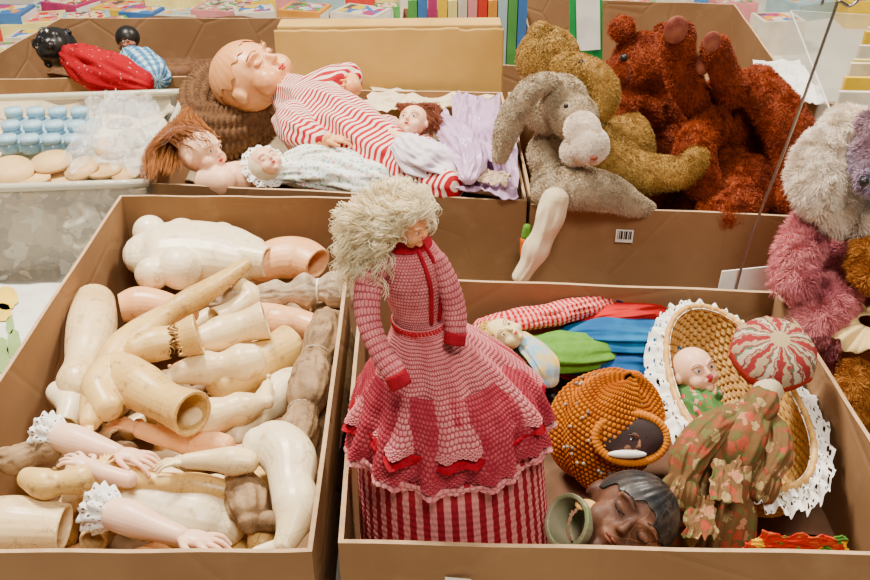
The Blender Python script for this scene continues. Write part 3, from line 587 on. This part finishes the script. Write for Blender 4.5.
mk('pacifier',join([sphere(q,(.0075,.004,.0065)),sphere(q+fd*.004+Vector((.003,0,.001)),.004)]),M('pink_plastic',(.8,.15,.25),None,.3),Bb)
mk('leafy_suit',fusegeo([tp([(690,392,.195,15),(700,410,.19,20),(715,430,.18,18)],n=60,disp=wr(.2,2)),tp([(683,395,.2,8),(676,410,.2,7)]),tp([(708,398,.2,9),(716,394,.21,8)])],.0015,2),spots('leaf_print',(.10,.20,.07),[(.5,.10,.08),(.12,.30,.12),(.6,.35,.3)],110,.4),Bb)
mk('hand',fusegeo(hand(pz(715,395,.215),Vector((.1,.3,.8)),Vector((-1,0,0)),.016),.0008,1),SKINL,Bb)
# ---------------- mushroom hat doll
p=pz(773,354,.30); k=mpp(p)
Mh=emp('pincushion_doll',pz(725,460,TZ+.004),'rag doll in rust floral dress with quilted mushroom hat','doll')
m,nt,b=nm('patch_hat',.9,.1); sp=nd(nt,'ShaderNodeSeparateXYZ'); nt.links.new(coord(nt,'UV'),sp.inputs[0])
cr=nd(nt,'ShaderNodeValToRGB'); cr.color_ramp.interpolation='CONSTANT'; e=cr.color_ramp.elements; e[0].color=(.24,.025,.025,1); e[1].color=(.36,.26,.15,1); e[1].position=.30
for ps,cl in ((.50,(.26,.03,.03)),(.57,(.09,.12,.07)),(.66,(.46,.37,.26)),(.84,(.20,.05,.04)),(.92,(.36,.26,.17))): x=e.new(ps); x.color=(*cl,1)
wv=mth(nt,'FRACT',mth(nt,'ADD',mth(nt,'MULTIPLY',sp.outputs[0],8),mth(nt,'MULTIPLY',noise(nt,coord(nt),110,5),.7))); nt.links.new(wv,cr.inputs[0])
inner=mixc(nt,mth(nt,'GREATER_THAN',sp.outputs[1],.44),cr.outputs[0],(.38,.06,.05))
inner=mixc(nt,mth(nt,'LESS_THAN',sp.outputs[1],.07),inner,(.42,.33,.2))
nt.links.new(inner,b.inputs['Base Color']); bump(nt,b,noise(nt,coord(nt),300),.5,.001); HAT=m
def fn(U,V):
    th=U*2*math.pi; a=math.pi*V; r=np.sin(a)*(1-.05*np.abs(np.sin(th*4))**.5*np.sin(a)); z=np.cos(a)*.60*(1-.05*(1-np.abs(np.sin(th*4)))*np.sin(a))
    L=np.stack([44*k*r*np.cos(th),44*k*r*np.sin(th),44*k*z],-1); R=np.array(Matrix.Rotation(.35,3,'X')); return L@R.T+np.array(p)
mk('hat',surf(fn,120,40),HAT,Mh)
mk('hat_stem',tp([(771,378,.285,17),(767,392,.275,15),(762,402,.265,14)],n=20),CREAM,Mh)
ct('head',[(765,396,.272,14),(759,408,.268,18),(751,422,.26,14)],RAG,Mh,1,.10)
def rag(name,pts,amp=.22,fr=2.2,ln=.9): return mk(name,tp(pts,n=130,sub=22,disp=wr(amp,fr,ln)),RAG,Mh)
rag('bodice',[(756,406,.262,15),(748,422,.255,22),(738,445,.24,28),(728,464,.22,26)],.12,1.6,2.2)
rag('skirt',[(732,452,.232,24),(724,470,.215,31),(715,495,.185,37),(708,520,.16,41),(702,552,.10,44)],.26,2.6,1.3)
rag('sleeve',[(742,414,.258,12),(722,424,.26,16),(703,438,.258,18),(689,458,.248,18),(682,480,.232,13)],.14,1.8,3)
rag('cuff_frill',[(684,476,.235,11),(680,488,.225,17),(678,497,.215,18)],.3,3,1)
rag('sleeve',[(760,416,.258,11),(774,432,.248,14),(777,454,.238,15),(769,474,.226,12)],.14,1.8,3)
rag('cuff_frill',[(770,470,.228,10),(765,482,.217,15),(761,490,.207,16)],.3,3,1)
for (u,v,zz) in [(726,478,.245),(700,515,.215)]:
    patch('ragged_frill',[(u-18,v+22,zz-.012),(u+16,v+26,zz-.012),(u+15,v-16,zz+.006),(u-14,v-18,zz+.006)],RAG,Mh,n=40,amp=.005,fr=3,fv=1.2,edge=.1)
# ---------------- box C: dolls
DR=emp('striped_romper_doll',pz(340,140,TZ+.004),'large composition baby doll in red striped romper','doll')
p=pz(252,78,.33); k=mpp(p)
dhead(DR,p,41*k,(.55,-.28,.8),(-.85,.15,.5),SKINT,brow=AUB,closed=True,ck=.35,cap=M('moulded_hair',(.70,.37,.18),(.60,.29,.12),.42,14),cext=.45,rel=.004)
g=fusegeo([tp([(290,96,.30,22),(322,118,.29,34),(355,140,.28,35),(390,160,.27,30)],n=60,disp=wr(.12,1.6)),tp([(375,150,.27,24),(410,170,.27,23),(448,188,.265,18)],n=50,disp=wr(.15,1.6)),tp([(385,140,.27,24),(420,157,.27,22),(455,174,.265,16)],n=50,disp=wr(.15,1.6)),tp([(305,100,.32,17),(330,86,.33,20),(350,78,.335,15)],n=50,disp=wr(.15,1.6)),tp([(290,118,.31,18),(300,133,.31,19),(318,140,.31,13)],n=50,disp=wr(.15,1.6))],.0032,1)
m,nt,b=nm('romper_stripes',.85,.1); mp=nd(nt,'ShaderNodeMapping'); mp.inputs['Rotation'].default_value=(0.3,0,-.62); nt.links.new(coord(nt),mp.inputs[0])
w_=nd(nt,'ShaderNodeTexWave',bands_direction='Y'); w_.inputs['Scale'].default_value=30; w_.inputs['Distortion'].default_value=1.2; w_.inputs['Detail Scale'].default_value=.6; nt.links.new(mp.outputs[0],w_.inputs['Vector'])
nt.links.new(mixc(nt,ramp(nt,w_.outputs['Fac'],.46,.54),(.78,.66,.56),(.40,.03,.045)),b.inputs['Base Color']); bump(nt,b,noise(nt,coord(nt),60),.5,.004)
mk('romper',g,m,DR)
mk('arm',fusegeo([tp([(348,80,.335,11),(352,88,.335,10)])]+hand(pz(350,84,.335),Vector((-.1,-.8,.1)),Vector((-1,0,0)),26*k),.0015,2),SKINT,DR)
mk('arm',fusegeo([tp([(315,141,.31,10),(326,139,.31,9)])]+hand(pz(324,140,.31),Vector((1,.1,.05)),Vector((0,0,-1)),30*k),.0015,2),SKINT,DR)
p=pz(232,108,.24); k=mpp(p)
def fn(U,V):
    th=U*2*math.pi; a=V*2*math.pi; R=36*k; r=16*k*(1+stitch(U,V,60,12,.25)+.15*np.sin(3*th)); x=(R+r*np.cos(a))*np.cos(th)*1.0; y=(R+r*np.cos(a))*np.sin(th)*1.25; return np.stack([x,y,r*np.sin(a)*1.4+.02*np.sin(th)],-1)+np.array(p)
mk('wool_bonnet',surf(fn,300,60),BRWOOL,None,'dark brown knitted wool bonnet under the large doll','bonnet')
AD=emp('auburn_hair_doll',pz(215,175,TZ+.004),'bisque doll with long auburn hair and bare shoulders','doll')
p=pz(202,153,.30); k=mpp(p)
dhead(AD,p,25*k,(.85,-.35,.35),(-.15,.2,1),SKINL,brow=AUB,extra=[tp([(208,168,.28,9),(218,176,.27,9)])],iris=BRHAIR)
mk('torso',fusegeo([tp([(222,178,.26,14),(240,180,.25,19),(262,186,.23,16)]),tp([(205,180,.26,13),(225,182,.26,15)])],.002,3),SKINL,AD)
pa=[]
for i in range(240):
    a=p+Vector((random.uniform(-.9,.40),random.uniform(-.5,.9),random.uniform(.15,.98))).normalized()*25*k; f_=random.random(); e=pz(150+38*f_,148-36*f_,.31+random.uniform(-.03,.02)); q=pz(142+38*f_+random.uniform(-6,6),random.uniform(158,184)-14*f_,.275+random.uniform(-.03,.03)); pa.append([a,(a+e)/2+Vector((0,0,.014)),e,q])
curls('hair',AD,AUB,pa,.0034,2.2,.00045,n=3,steps=24,lock=7,ls=.0028,pj=2)
BD=emp('lace_bonnet_doll',pz(290,175,TZ+.004),'small doll with lace bonnet and pale floral gown','doll')
p=pz(266,163,.29); k=mpp(p)
dhead(BD,p,18*k,(.3,-.5,.75),(-.6,.5,.5),SKINL,brow=BLOND,closed=True)
n_=Vector((.3,-.5,.75)).normalized(); Bq=basis(n_,(-.6,.5,.5)); p0=p-n_*4*k
def rc(t): th=2*math.pi*t; d=Bq@Vector((math.cos(th),0,math.sin(th))); return np.array(p0+d*15*k),np.array(d)
ruffle('bonnet_frill',rc,np.array(n_),0,9*k,LACE2,BD,waves=14,amp=.003,n=160)
mk('bonnet_crown',sphere(p-n_*6*k,(18*k,18*k,18*k)),CREAM,BD)
ct('gown',[(278,172,.265,15),(300,170,.265,22),(335,173,.262,28),(378,182,.25,26)],FLOR,BD,.7,.25,2,2.5,80)
ct('sleeve',[(290,160,.28,10),(310,155,.29,14),(330,152,.285,9)],FLOR,BD,.8,.2)
SD=emp('small_cloth_doll',pz(425,150,TZ+.004),'small doll with dark red hair in white lace','doll')
p=pz(413,122,.33); k=mpp(p)
dhead(SD,p,18*k,(-.3,-.6,.7),(.1,.5,.8),SKINL,brow=BRHAIR)
curls('hair',SD,M('dkred_hair',(.26,.09,.05),None,.5),[[p+Vector((random.uniform(-.01,.02),.01,.018)),p+Vector((random.uniform(-.03,.05),.015,.026)),p+Vector((random.uniform(.01,.06),random.uniform(-.02,.01),random.uniform(-.03,.01)))] for i in range(70)],.003,2,.0006,lock=7,ls=.002)
ct('dress',[(404,138,.31,9),(412,150,.31,18),(425,160,.30,23),(445,170,.288,20)],M('white_cotton',(.76,.70,.72),(.62,.50,.60),.8,30),SD,.7,.35,2.4,4,90)
mk('arm',fusegeo([tp([(398,138,.315,6),(388,131,.32,5)])]+hand(pz(390,132,.32),Vector((-.8,.3,.1)),Vector((0,0,-1)),.02),.0012,2),SKINL,SD)
LD=emp('lavender_dress',pz(470,160,TZ+.004),'crumpled lavender satin doll dress with lace edge','dress')
patch('skirt',[(432,190,.262),(518,204,.258),(518,130,.28),(442,112,.29)],LAV,LD,n=140,amp=.020,fr=4,fv=3,th=.002,edge=.03)
patch('bodice',[(452,158,.30),(500,160,.30),(500,98,.28),(452,98,.29)],LAV,LD,n=110,amp=.018,fr=3,fv=3,th=.002,edge=.03)
patch('lace_edge',[(448,178,.285),(508,188,.28),(510,176,.285),(452,166,.295)],M('cream_lace',(.62,.49,.36)),LD,n=60,amp=.010,fr=5,th=.001)
ct('sleeve',[(442,122,.315,10),(458,138,.315,16),(470,160,.305,15),(468,178,.295,8)],LAV,LD,.8,.3,1.8,2.5,100)
patch('grey_cloth',[(170,180,.17),(520,195,.17),(495,100,.17),(225,96,.17)],CREAM,None,'pale crumpled cloth lining the doll box','cloth',amp=.012,th=.003)
patch('white_lace_cloth',[(360,112,.25),(430,112,.25),(498,98,.25),(372,92,.25)],CREAM,None,'crumpled pale tissue at the back of the box','cloth',amp=.012,edge=.03)
a=pz(279,90,.26); b_=pz(502,94,.26)
tb=mk('flat_carton',cuboid(a+Vector((0,.02,-.16)),Vector((b_.x-a.x,.015,0)),Vector((0,.06,0)),Vector((0,.025,.293))),TAN,None,'worn tan flat carton standing upright','carton',smooth=False)
bv=tb.modifiers.new('b','BEVEL'); bv.width=.004; bv.segments=3
def fn(U,V):
    X=np.array(a)+np.array((-.004,.008,-.06))+U[...,None]*np.array((b_.x-a.x+.008,.015,0))+V[...,None]*np.array((0,.018,.190))
    X[...,2]+=V**3*(-.004*vn(U*24,U*0,3)-.006*vn(U*7,U*0,4)*(U>.8)+.003*U); X[...,1]+=.004*(vn(U*3,V*2,6)-.5); return X
solid(mk('torn_flap',surf(fn,160,40,False),TAN,tb,'torn front flap with ragged top edge'),.003)
# ---------------- furry toys
def furry(name,label,parts,mat,n,L,cat='teddy bear',vox=.004,comb=(0,0,-1),**k):
    g=[]
    for q in parts:
        if isinstance(q,list): g.append(tp(q,'y'))
        else: p=py(q[0],q[1],q[2]); r=q[3]*mpp(p); sc=q[4] if len(q)>4 else (1,1,1); g.append(sphere(p,(r*sc[0],r*sc[1],r*sc[2])))
    o=mk(name,fusegeo(g,vox,3),mat,None,label,cat); fur(o,mat,n,L,comb=comb,**k); return o
def ball(name,u,v,Y,r,mat,par,sc=(1,1,1)):
    p=py(u,v,Y); r*=mpp(p); return mk(name,sphere(p,(r*sc[0],r*sc[1],r*sc[2])),mat,par)
R1=furry('teddy_bear','rust mohair teddy bear leaning back',[(643,66,1.80,32),(622,30,1.80,13),(664,36,1.84,12),(616,74,1.70,15),(660,150,1.78,48),(645,112,1.78,34),[(622,104,1.68,15),(608,132,1.64,19),(618,164,1.60,18),(636,178,1.58,15)],(655,210,1.76,46)],FRUST,64000,.007,curl=.3,spread=.5)
ball('nose',606,73,1.645,6,BLACK,R1,(1.2,.7,.8)); ball('eye',624,58,1.68,4,BLACK,R1)
R2=furry('teddy_bear','big rust mohair teddy bear with worn paws',[(744,165,1.66,50),(736,112,1.66,40),(745,225,1.66,52),[(700,110,1.60,15),(686,85,1.57,17),(679,60,1.56,16),(676,36,1.56,18)],[(730,95,1.58,15),(722,70,1.55,14),(714,48,1.54,14)],[(755,84,1.60,20),(782,120,1.54,24),(796,160,1.5,23),(788,202,1.47,19)],[(715,122,1.56,16),(694,150,1.51,19),(702,186,1.49,18)],[(752,180,1.52,26),(735,207,1.46,25),(722,214,1.44,18)]],FRUST,90000,.007,curl=.3,spread=.5)
for q in [(676,30,1.527,13,(.95,.3,1.1)),(712,42,1.512,10,(.9,.3,1.1)),(703,64,1.54,9,(.9,.4,1.3))]: ball('paw_pad',q[0],q[1],q[2],q[3],PAD,R2,q[4])
OL=furry('teddy_bear','worn golden brown mohair teddy bear with outstretched leg',[(548,60,1.74,32),(540,34,1.74,12),(572,70,1.67,17),(608,150,1.66,46),(585,110,1.68,34),[(562,66,1.62,13),(588,74,1.58,17),(604,92,1.56,16),(600,110,1.55,14)],[(600,150,1.56,28),(630,172,1.52,24),(665,174,1.5,18),(688,170,1.49,17),(696,156,1.485,14)],(600,220,1.66,46)],FOLV,56000,.0045,spread=.45)
ball('nose',582,64,1.575,5,BLACK,OL); ball('eye',566,56,1.64,3.5,BLACK,OL)
RB=furry('plush_rabbit','worn grey plush rabbit slumped with long drooping ears',[(548,106,1.56,28),(562,100,1.53,25),(574,118,1.50,24),(565,185,1.53,34),(552,155,1.56,25),(560,240,1.54,40),[(552,80,1.51,8),(534,88,1.49,12),(518,106,1.485,13),(507,130,1.48,13),(500,158,1.478,8)],[(545,192,1.45,17),(575,188,1.43,22),(610,194,1.43,19),(632,204,1.43,13),(648,209,1.44,8)]],FGREY,60000,.0040,'plush rabbit',spread=.6,vox=.003)
mz=mk('muzzle',fusegeo([sp3(582,130,1.44,18,'y'),sp3(590,146,1.42,19,'y'),sp3(575,152,1.44,15,'y')],.003),FWHT,RB); fur(mz,FWHT,12000,.003,spread=.3)
ball('nose',594,158,1.385,3.2,PAD,RB,(1.2,.7,.8)); ball('eye',566,106,1.44,2.5,BLACK,RB)
mk('dangling_leg',fusegeo([tp([(556,198,1.385,13),(551,215,1.378,14),(543,236,1.37,11),(536,250,1.365,13),(529,264,1.36,9),(520,278,1.355,8)],'y',n=40,disp=wr(.15,1.4,2))],.002,1),CREAM,RB,'cream cotton leg hanging outside')
PK=furry('teddy_bear','pink mohair teddy bear with cream chest ruff',[(838,262,1.22,42),(822,300,1.22,40),(860,320,1.22,60),[(812,222,1.17,17),(798,252,1.14,21),(792,282,1.12,21)],[(830,300,1.12,26),(812,325,1.09,22)]],FPINK,90000,.011,w=.00045,spread=.55)
rf=mk('cream_ruff',fusegeo([tp([(822,146,1.18,20),(818,180,1.16,28),(842,212,1.15,24),(885,222,1.15,22)],'y'),tp([(845,130,1.2,24),(862,190,1.2,34)],'y')],.004),FWHT,PK); fur(rf,FWHT,70000,.011,w=.00045,spread=.6)
hd=mk('head',fusegeo([sphere(py(888,160,1.13),.046),sphere(py(872,180,1.09),.020),sphere(py(870,126,1.14),.016)],.004),FPUR,PK); fur(hd,FPUR,26000,.008)
ball('nose',864,182,1.065,5,BLACK,PK)
BB=furry('teddy_bear','golden brown teddy bear wearing a cream ruffle',[(878,265,1.10,30),(862,250,1.1,12),(888,370,1.09,44),(880,410,1.09,36),[(862,350,1.06,14),(852,385,1.03,15),(860,410,1.02,13)]],FBRN,34000,.007,spread=.5)
p=py(872,322,1.08); n_=Vector((0,-.3,.95))
def rc(t): th=2*math.pi*t; d=Vector((math.cos(th),math.sin(th),0)); return np.array(p+d*.018),np.array(d)
solid(ruffle('neck_ruffle',rc,np.array(n_),0,.046,M('cream_yellow',(.74,.57,.30),None,.8),BB,waves=9,amp=.008,n=160),.002)
patch('brown_blanket',[(545,205,.12),(975,222,.12),(845,106,.12),(515,96,.12)],BRWOOL,None,'dark brown blanket lining the bear box','blanket',amp=.012,th=.004)
g=tube([py(735,292,1.27),py(750,240,1.27),py(792,130,1.27),py(832,18,1.27),py(838,2,1.27),py(850,6,1.27),py(860,-4,1.27),py(850,-16,1.27),py(826,-4,1.27),py(822,4,1.27)],[.0022]*10,n=10,sub=8)
p=py(735,292,1.27); g2=tube([p,Vector((p.x-.01,p.y,TZ))],[.0022]*2,n=10); g3=tube([Vector((p.x-.01,p.y,TZ)),Vector((p.x-.01,p.y,TZ+.008))],[.035,.033],n=32,sub=1,start='flat',end='flat')
mk('wire_sign_holder',join([g,g2,g3]),METAL,None,'thin bent steel wire sign holder','sign holder')
a=py(715,292,1.25); k=mpp(a)
mk('white_card',cuboid(a-Vector((0,0,.13)),Vector((58*k,.01,.005)),Vector((0,.002,0)),Vector((.016,.03,.150))),WHITE,None,'blank white card tucked between the boxes','card',smooth=False)
Ct=mk('toy_carrot',tp([(524,268,1.40,2),(525,254,1.40,5),(526,240,1.40,6)],'y',n=16),M('orange_felt',(.6,.16,.03)),None,'small orange felt carrot with green top','toy')
mk('carrot_top',tp([(526,236,1.40,5),(527,227,1.40,4)],'y',n=12),GREEN,Ct)
# ---------------- clear bin on the side
PB=box('plastic_bin','clear plastic storage bin with bags and small bottles','bin',[(-120,192),(146,183),(186,92),(-60,100)],mat=CLR,edge=clear('bin_edge',(.80,.78,.66),.85),t=.004,bulge=0)
C4=[pz(*q,RIM) for q in [(-120,192),(146,183),(186,92),(-60,100)]]
pts=[]
for i in range(4):
    for k_ in range(10): pts.append(C4[i].lerp(C4[(i+1)%4],k_/10))
pts.append(pts[0]); mk('bin_lip',tube(pts,[.008]*len(pts),n=10,sub=1),clear('lip_plastic',(.60,.56,.42),.8),PB)
CAPB=M('pale_blue_cap',(.42,.58,.66),(.35,.50,.58),.3)
TR=mk('bottle_tray',cuboid(pz(-6,152,.235),Vector((.175,0,.0)),Vector((0,.14,0)),Vector((0,0,.02))),LCLR,None,'clear tray holding small pale blue bottles','tray',smooth=False)
for r_ in range(3):
    for q_ in range(4):
        u=8+q_*22+r_*3; v=142-r_*14; p=pz(u,v,.266); Jr=mk('small_bottle',tube([p-Vector((0,0,.02)),p],[.017,.017],n=18,sub=2,start='flat',end='flat'),LCLR,None,'small blue plastic bottle with pale lid','bottle',group='blue bottles in the bin')
        mk('cap',tube([p,p+Vector((0,0,.012))],[.019,.018],n=18,sub=2,start='flat',end='flat'),CAPB,Jr)
def disc(u,v,z,r,tx=0,ty=0):
    p=pz(u,v,z); k=mpp(p); mk('wooden_disc',tube([p,p+Vector((tx,ty,.006))],[r*k,r*k],n=36,sub=1,start='flat',end='flat'),WOOD,None,'pale round wooden disc in the bin','disc',group='wooden discs')
for q in [(12,172,.262,21,.001,-.002),(52,163,.262,20,0,-.001),(34,180,.25,16),(82,170,.255,17,-.001,-.002),(104,172,.25,17),(126,176,.245,14),(62,180,.24,16),(-10,182,.25,16),(20,200,.17,18),(60,205,.16,18),(95,200,.17,17),(120,205,.15,16),(40,225,.12,18),(85,222,.12,18),(110,190,.2,14),(0,215,.13,17),(110,150,.262,15,.002,-.002),(132,140,.262,14,.001,-.002),(120,125,.262,13)]: disc(*q)
patch('beige_fabric',[(-100,190,.20),(140,180,.20),(175,100,.20),(-40,105,.20)],CREAM,None,'crumpled beige fabric in the plastic bin','cloth',amp=.02,th=.003)
yf=C4[0].y+.035; ye=C4[1].y+.035; x0=C4[0].x+.02; x1=C4[1].x-.02
JM=spots('packed_jumble',(.34,.28,.19),[(.62,.54,.40),(.48,.36,.22),(.74,.70,.60),(.22,.16,.10),(.55,.48,.36)],26,.62)
def fn(U,V):
    X=np.stack([x0+(x1-x0)*U,yf+(ye-yf)*U+.03*V,.056+.165*V],-1); f=folds(U*7,V*4,31); X[...,1]-=.020*f; X[...,2]+=.006*f; return X
solid(mk('packed_cloth',surf(fn,120,50,False),JM,None,'mixed beige fabric pieces packed inside the clear bin','cloth'),.003)
for i,cs in enumerate([[(62,165,.268),(148,172,.265),(165,110,.275),(92,100,.28)],[(85,150,.285),(160,155,.275),(158,100,.28),(105,95,.29)]]):
    patch('plastic_bag',cs,BAGM,None,'crumpled clear plastic bag over small parts','bag',amp=.02,fr=4.5,n=90,edge=.06)
mk('patterned_strap',cuboid(pz(-60,283,TZ),Vector((.225,0,0)),Vector((0,.04,0)),Vector((0,0,.03))),spots('strap_pat',(.13,.08,.04),[(.28,.19,.08),(.1,.10,.05),(.22,.12,.06)],90,.5),None,'dark brown patterned woven strip beside the box','runner',smooth=False)
pb=patch('printed_cloth',[(-60,470,.08),(40,440,.08),(85,284,.08),(-60,284,.08)],M('offwhite',(.78,.76,.68)),None,'white cloth printed with yellow flower and green stems','cloth',amp=.001,edge=0)
def blob(u,v,ru,rv,z=.084,n=20):
    return ([pz(u+ru*math.cos(6.283*i/n)*(1+.15*math.sin(i*2.3)),v+rv*math.sin(6.283*i/n),z) for i in range(n)],[tuple(range(n-1,-1,-1))],None)
mk('flower_print',join([blob(6,298,12,12),blob(2,312,10,9)]),M('yel',(.80,.58,.12)),pb,smooth=False)
mk('stem_print',join([blob(14,345,7,16),blob(2,355,7,18),blob(10,325,4,9)]),M('grn',(.28,.38,.16)),pb,smooth=False)
# ---------------- dolls on box F
BDl=emp('black_cloth_doll',pz(75,70,TZ+.01),'black cloth doll in red dotted dress lying down','doll')
p=pz(56,47,.30); k=mpp(p)
dhead(BDl,p,24*k,(-.5,-.5,.6),(-.7,.4,.3),BLACK,brow=BLACK,name='head',lips=BLACK,lidm=BLACK,es=1.3)
ct('dress',[(72,55,.30,12),(90,66,.295,20),(115,76,.285,22),(142,84,.27,14)],spots('red_dots',(.30,.015,.025),[(.5,.3,.3),(.05,.02,.02)],90,.18),BDl,.9,.22,1.8,2.5,70)
GD=emp('gingham_doll',pz(145,75,TZ+.01),'small doll in blue gingham with black hair','doll')
p=pz(128,44,.29)
dhead(GD,p,11*k,(.2,-.6,.6),(-.3,.3,1),SKIND,brow=BLACK)
ct('dress',[(130,54,.29,9),(140,64,.28,18),(152,76,.27,18)],GING,GD,.9,.2)
mk('leg',tp([(160,72,.26,7),(178,74,.26,8),(188,72,.26,7)]),BRHAIR,GD)
mk('hair',sphere(p+Vector((-.003,.014,.012)),13*k*.95),BLACK,GD)
patch('mixed_cloth',[(-40,78,.14),(250,74,.14),(315,20,.14),(70,20,.14)],BRWOOL,None,'brown fabric lying in the cardboard box','cloth',amp=.012,th=.003)
# ---------------- books and papers at the back
cols=[(.74,.52,.08),(.12,.32,.10),(.58,.08,.06),(.80,.70,.3),(.1,.22,.45),(.72,.36,.1),(.72,.66,.54),(.45,.08,.2),(.40,.52,.54),(.68,.30,.30)]
CM=[M('cover%d'%i,q,None,.5,bst=.05) for i,q in enumerate(cols)]
AM=[spots('cover_art%d'%i,cols[(i*3+6)%10],[cols[(i+1)%10],cols[(i+4)%10],(.7,.65,.55),(.15,.12,.1)],(18,30,45)[i%3],.6,.5) for i in range(8)]
def book(name,p,X,Y,Z,m,lab,grp):
    b=mk(name,cuboid(p,X,Y,Z),m,None,lab,'book',smooth=False,group=grp)
    mk('pages',cuboid(p+X*.02+Y*.03+Z*.1,X*.99,Y*.985,Z*.8),WHITE,b,smooth=False); return b
for i in range(12):
    p=pz(408+i*10,26,.30); k=mpp(p); book('paperback_book',p+Vector((0,0,-.2)),Vector((9*k,.003*(i%3),0)),Vector((0,.14,0)),Vector((0,.01,.262+.012*((i*7)%4))),CM[(i*3+1)%10],'thin paperback with a brightly coloured spine','paperbacks in the box')
lb=[(-40,34,80,2),(0,26,60,3),(62,22,46,8),(95,26,36,1),(135,18,60,6),(190,10,50,9),(235,14,40,6),(278,10,44,5),(25,10,60,6),(90,8,50,0),(145,2,60,3),(-30,14,50,4),(212,0,46,6),(262,-2,40,9),(330,12,50,6),(306,-2,40,8),(360,-2,40,3),(600,4,50,1),(650,-4,50,6),(764,22,44,6),(800,6,60,8),(720,4,40,9),(850,2,60,0),(540,-6,50,2),(690,-12,50,4),(480,-14,50,8),(40,2,44,7),(118,12,36,4),(178,0,40,1),(240,4,36,0),(5,38,40,6),(-12,50,34,3),(70,-2,44,9),(300,6,30,3),(376,8,24,1),(10,52,30,5),(345,-2,30,2),(400,-6,40,6),(440,-8,40,0)]
for i,(u,v,w,ci) in enumerate(lb):
    zt=.11+.05*((i*5)%4)/3; p=pz(u,v,zt); k=mpp(p); th=random.uniform(-.5,.5); X=Vector((math.cos(th),math.sin(th),0)); Y=Vector((-math.sin(th),math.cos(th),0))
    b=book('picture_book',Vector((p.x,p.y,TZ)),X*w*k,Y*w*k*.8,Vector((0,0,zt-TZ)),CM[ci],'thick coloured picture book on the table','books at the back of the table')
    mk('cover_picture',cuboid(Vector((p.x,p.y,zt))+X*w*k*.1+Y*w*k*.1,X*w*k*.8,Y*w*k*.62,Vector((0,0,.001))),AM[i%8],b,smooth=False)
a=pz(575,62,.30); k=mpp(a)
gb=mk('green_booklet',cuboid(a+Vector((0,.02,-.1)),Vector((34*k,.02,.0)),Vector((0,.012,0)),Vector((-.02,.04,.29))),M('green_print',(.04,.32,.10),None,.5,bst=0),None,'green and white booklet standing in the box','booklet',smooth=False)
a2=a+Vector((.006,.018,.02)); mk('white_panel',cuboid(a2,Vector((24*k,.014,0)),Vector((0,.0015,0)),Vector((-.012,.024,.15))),WHITE,gb,smooth=False)
PB2=box('plastic_bin','clear plastic bin of yellow and white folders','bin',[(830,112),(1050,122),(960,20),(790,10)],mat=CLR,edge=clear('be2',(.78,.78,.72),.85),t=.004,bulge=0,top=.30)
for i in range(8):
    p=pz(838+i*5,100-i*11,.30); mk('paper_folder',cuboid(p+Vector((0,0,-.2)),Vector((.22,-.01,0)),Vector((0,.012,0)),Vector((.01,.02,.21+.008*(i%3)))),[CM[6],CM[0],CREAM,CM[3]][i%4],None,'upright pale paper folder in clear bin','folder',smooth=False,group='folders in the bin')
patch('white_sheet',[(770,98,.27),(826,104,.27),(800,60,.29),(752,62,.29)],WHITE,None,'crumpled white plastic sheet over the box','cloth',amp=.008,edge=.03)
# ---------------- light and camera
w=bpy.data.worlds.new('w'); bpy.context.scene.world=w; w.use_nodes=True; w.node_tree.nodes['Background'].inputs[0].default_value=(1,.90,.76,1); w.node_tree.nodes['Background'].inputs[1].default_value=.24
def area(loc,tgt,size,e,col=(1,.91,.79)):
    l=bpy.data.lights.new('ceiling_lamp','AREA'); l.size=size; l.energy=e; l.color=col; o=bpy.data.objects.new('ceiling_lamp',l); bpy.context.collection.objects.link(o); o.location=loc; o.rotation_euler=(Vector(tgt)-Vector(loc)).to_track_quat('-Z','Y').to_euler()
area((-.9,1.7,2.6),(0,1.2,.2),.5,185); area((1.2,2.6,2.6),(0,1.4,.2),.5,112); area((.3,-.3,2.4),(0,1,.2),.6,54)
cd=bpy.data.cameras.new('cam'); cam=bpy.data.objects.new('camera',cd); bpy.context.collection.objects.link(cam); cam.location=(0,0,CH); cam.rotation_euler=(math.pi/2-PITCH,0,0)
cd.sensor_width=36; cd.lens=36*F/870; cd.clip_start=.02; bpy.context.scene.camera=cam
